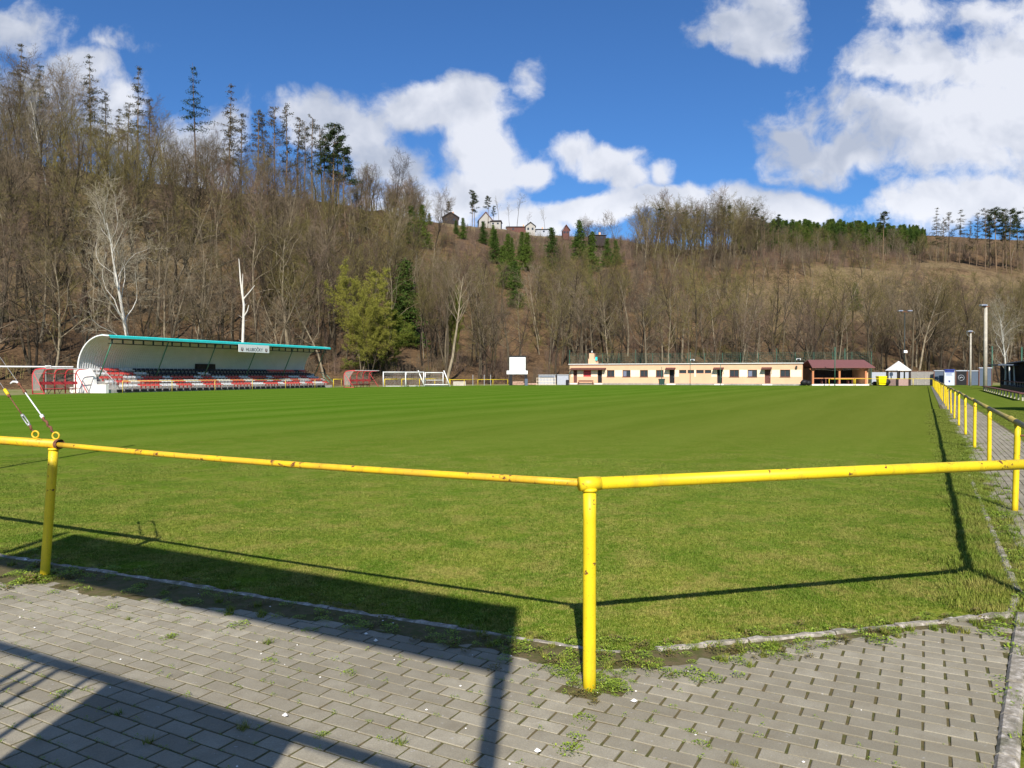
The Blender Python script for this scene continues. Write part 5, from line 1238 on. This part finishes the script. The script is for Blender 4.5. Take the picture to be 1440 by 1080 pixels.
house('long low dark cabin on the ridge left of the white shed', 731, 375, 13, 5, 2.2, .8, M['brown'], M['dark_timber'], 0, False, base=326)
house('little white shed with dark pointed roof on the bare ridge', 746, 374, 4.6, 4, 3.0, 1.8, M['old_white'], M['dark_timber'], 0, base=327)
house('low grey shed on the bare ridge right of the white shed', 759, 376, 9, 5, 2.0, .8, M['greysheet'], M['dark_timber'], 0, False, base=329)
house('tiny reddish cabin with a pointed front on the ridge', 796, 340, 3.0, 3, 2.2, 2.2, M['brown'], M['brown'], .1, base=331)
house('dark open shelter with pale roof in the trees on the right ridge', 841, 268, 5.5, 4, 1.8, .5, M['dark_timber'], M['greysheet'], .1, False, base=338)

# ------------------------------------------------------------------ near grass blades, weeds, pebbles
def blade_patch(seed, n, w, h, mat, wid=.0022):
    rnd_ = random.Random(seed); b = MB()
    for i in range(n):
        x, y = rnd_.uniform(-w, w), rnd_.uniform(-w, w); a = rnd_.uniform(0, 6.28); ln = h * rnd_.uniform(.4, 1.2); k = rnd_.uniform(.2, 1.1)
        dx_, dy_ = math.cos(a) * wid, math.sin(a) * wid; ex, ey = -math.sin(a) * ln * k, math.cos(a) * ln * k
        b.tri((x - dx_, y - dy_, 0), (x + dx_, y + dy_, 0), (x + ex, y + ey, ln))
    return b.mesh('grass_patch', mat)
GP = [blade_patch(30 + i, 3000, .27, .015, M['blades'], .0026) for i in range(3)]
def in_lawn(P_):
    s = P_.dot(FU); t = P_.dot(FN); k = kerb_s(t) if t < .45 else 5.9
    return s > k + .06 and t < .57 if t > .3 else s > k + .06
pts = []
y = 3.6
while y < 16:
    st = .42 if y < 9 else .5; x = -.75 * y - .5
    while x < .75 * y + .5:
        p = Vector((x + rnd.uniform(-.1, .1), y + rnd.uniform(-.1, .1)))
        if in_lawn(p) and rnd.random() > (p.y - 10) / 6: pts.append((p.x, p.y, .004, rnd.uniform(0, 6.28), rnd.uniform(.85, 1.1), rnd.randrange(3)))
        x += st
    y += st
scatter('lawn_blades', pts, GP, 'short mown grass blades of the near pitch', 'grass')
# verge on the far side of the path
GV = [blade_patch(40 + i, 700, .26, .06, M['blades'], .004) for i in range(2)]
pts = []
for i in range(900):
    s = rnd.uniform(6, 40); t = rnd.choice((rnd.uniform(2.1, 5.5), rnd.gauss(.55, .12))); p = fld(s, t); pts.append((p.x, p.y, .004, rnd.uniform(0, 6.28), rnd.uniform(.6, 1.0), rnd.randrange(2)))
for i in range(60): p = fld(rnd.uniform(2, 6), rnd.uniform(.75, 1.6)); pts.append((p.x, p.y, .0, rnd.uniform(0, 6.28), rnd.uniform(.6, 1.1), rnd.randrange(2)))
scatter('verge_blades', pts, GV, 'longer grass along the path edge', 'grass')
def weed_mesh(seed, n, r, mat, up=.5, lf_=.018):
    rnd_ = random.Random(seed); b = MB()
    for i in range(n):
        a = rnd_.uniform(0, 6.28); q = r * rnd_.random() ** .7; c = Vector((math.cos(a) * q, math.sin(a) * q, rnd_.uniform(.002, .03 + .03 * up) * (1 - q / r * .6)))
        d = Vector((math.cos(a + rnd_.gauss(0, .8)), math.sin(a + rnd_.gauss(0, .8)), rnd_.uniform(.0, up))).normalized() * lf_ * rnd_.uniform(.6, 1.4); w_ = Vector((-d.y, d.x, rnd_.uniform(-.003, .003))).normalized() * d.length * .38
        b.quad(c, c + d * .55 + w_, c + d, c + d * .55 - w_)
    return b.mesh('weed', mat)
WD = [weed_mesh(50, 90, .06, M['weed'], .7, .012), weed_mesh(51, 150, .085, M['weed'], .5, .014), weed_mesh(52, 50, .05, M['weed_red'], .6), weed_mesh(53, 22, .025, M['weed'], .9, .012), blade_patch(54, 60, .03, .06, M['blades'], .003)]
pts = []
def addw(s, t, z, k, sc): p = fld(s, t); pts.append((p.x, p.y, z, rnd.uniform(0, 6.28), sc, k))
for i in range(1250):          # along the kerbs, both sides
    t = rnd.uniform(-8.5, .45); ks = kerb_s(t); near_c = math.exp(-((t + 1.3) / .9) ** 2)
    if rnd.random() > .30 + .7 * near_c + (.25 if t > -1.3 else 0): continue
    off = -abs(rnd.gauss(0, .14 + .04 * max(0, -t - 3) + .06 * near_c)) - .03 if rnd.random() < .6 else abs(rnd.gauss(0, .12)) + .06
    addw(ks + off, t, .03 if off < 0 else .008, rnd.choice((0, 1, 2, 2, 0, 4)), rnd.uniform(.35, .9))
for i in range(75): a = rnd.uniform(0, 6.28); q = abs(rnd.gauss(.11, .07)); addw(3.52 + math.sin(a) * q + .05, -1.47 + math.cos(a) * q, .028, rnd.choice((0, 1, 2, 3)), rnd.uniform(.3, .7))
for i in range(60): a = rnd.uniform(0, 6.28); q = abs(rnd.gauss(.10, .09)); p = lp; pts.append((p.x + q * math.cos(a), p.y + q * math.sin(a), .028, a, rnd.uniform(.6, 1.2), rnd.choice((0, 1, 2))))
for i in range(1700):          # in the joints
    s = round(rnd.uniform(.8, 3.9) / .1) * .1; t = rnd.uniform(-7, .3)
    if in_near(s, t): addw(s + rnd.gauss(0, .006) - 2.5 % .1, t, .022, *((3, rnd.uniform(.2, .6)) if rnd.random() < .955 else (rnd.choice((0, 4, 1)), rnd.uniform(.35, .8))))
for i in range(260): s = rnd.uniform(5.9, 22); addw(s, .62 + abs(rnd.gauss(0, .16)), .022, rnd.choice((0, 1, 4, 4)), rnd.uniform(.6, 1.3))
for i in range(120): addw(rnd.uniform(5.95, 26), .72 + .1 * rnd.randrange(14), .02, rnd.choice((3, 3, 0)), rnd.uniform(.5, 1.1))
for i in range(70): addw(rnd.uniform(2.5, 6), rnd.uniform(.34, .75), .01, rnd.choice((1, 0, 4)), rnd.uniform(.7, 1.4))
scatter('weeds', pts, WD, 'small leafy weeds in the paving joints and along the kerb', 'weeds')
b = MB()
for i in range(90):
    s = rnd.uniform(1.6, 4.2); t = rnd.uniform(-7, .3) if rnd.random() < .6 else rnd.uniform(-2.2, .3); p = fld(min(s, kerb_s(t)) if t < .3 else s, t); r_ = rnd.uniform(.002, .007) if i > 9 else rnd.uniform(.010, .018); n0 = len(b.v)
    for (x, y, z) in ((1,0,0),(0,1,0),(-1,0,0),(0,-1,0),(0,0,.8),(0,0,-.6)): b.v.append((p.x + x * r_ * rnd.uniform(.7, 1.3), p.y + y * r_ * rnd.uniform(.7, 1.3), .032 + r_ * .5 + z * r_))
    for f in ((0,1,4),(1,2,4),(2,3,4),(3,0,4),(1,0,5),(2,1,5),(3,2,5),(0,3,5)): b.f.append(tuple(n0 + q for q in f))
o = b.build('pebbles', M['whitewash']); o['kind'] = 'stuff'; o['label'] = 'small pale stones lying on the paving'; o['category'] = 'pebbles'
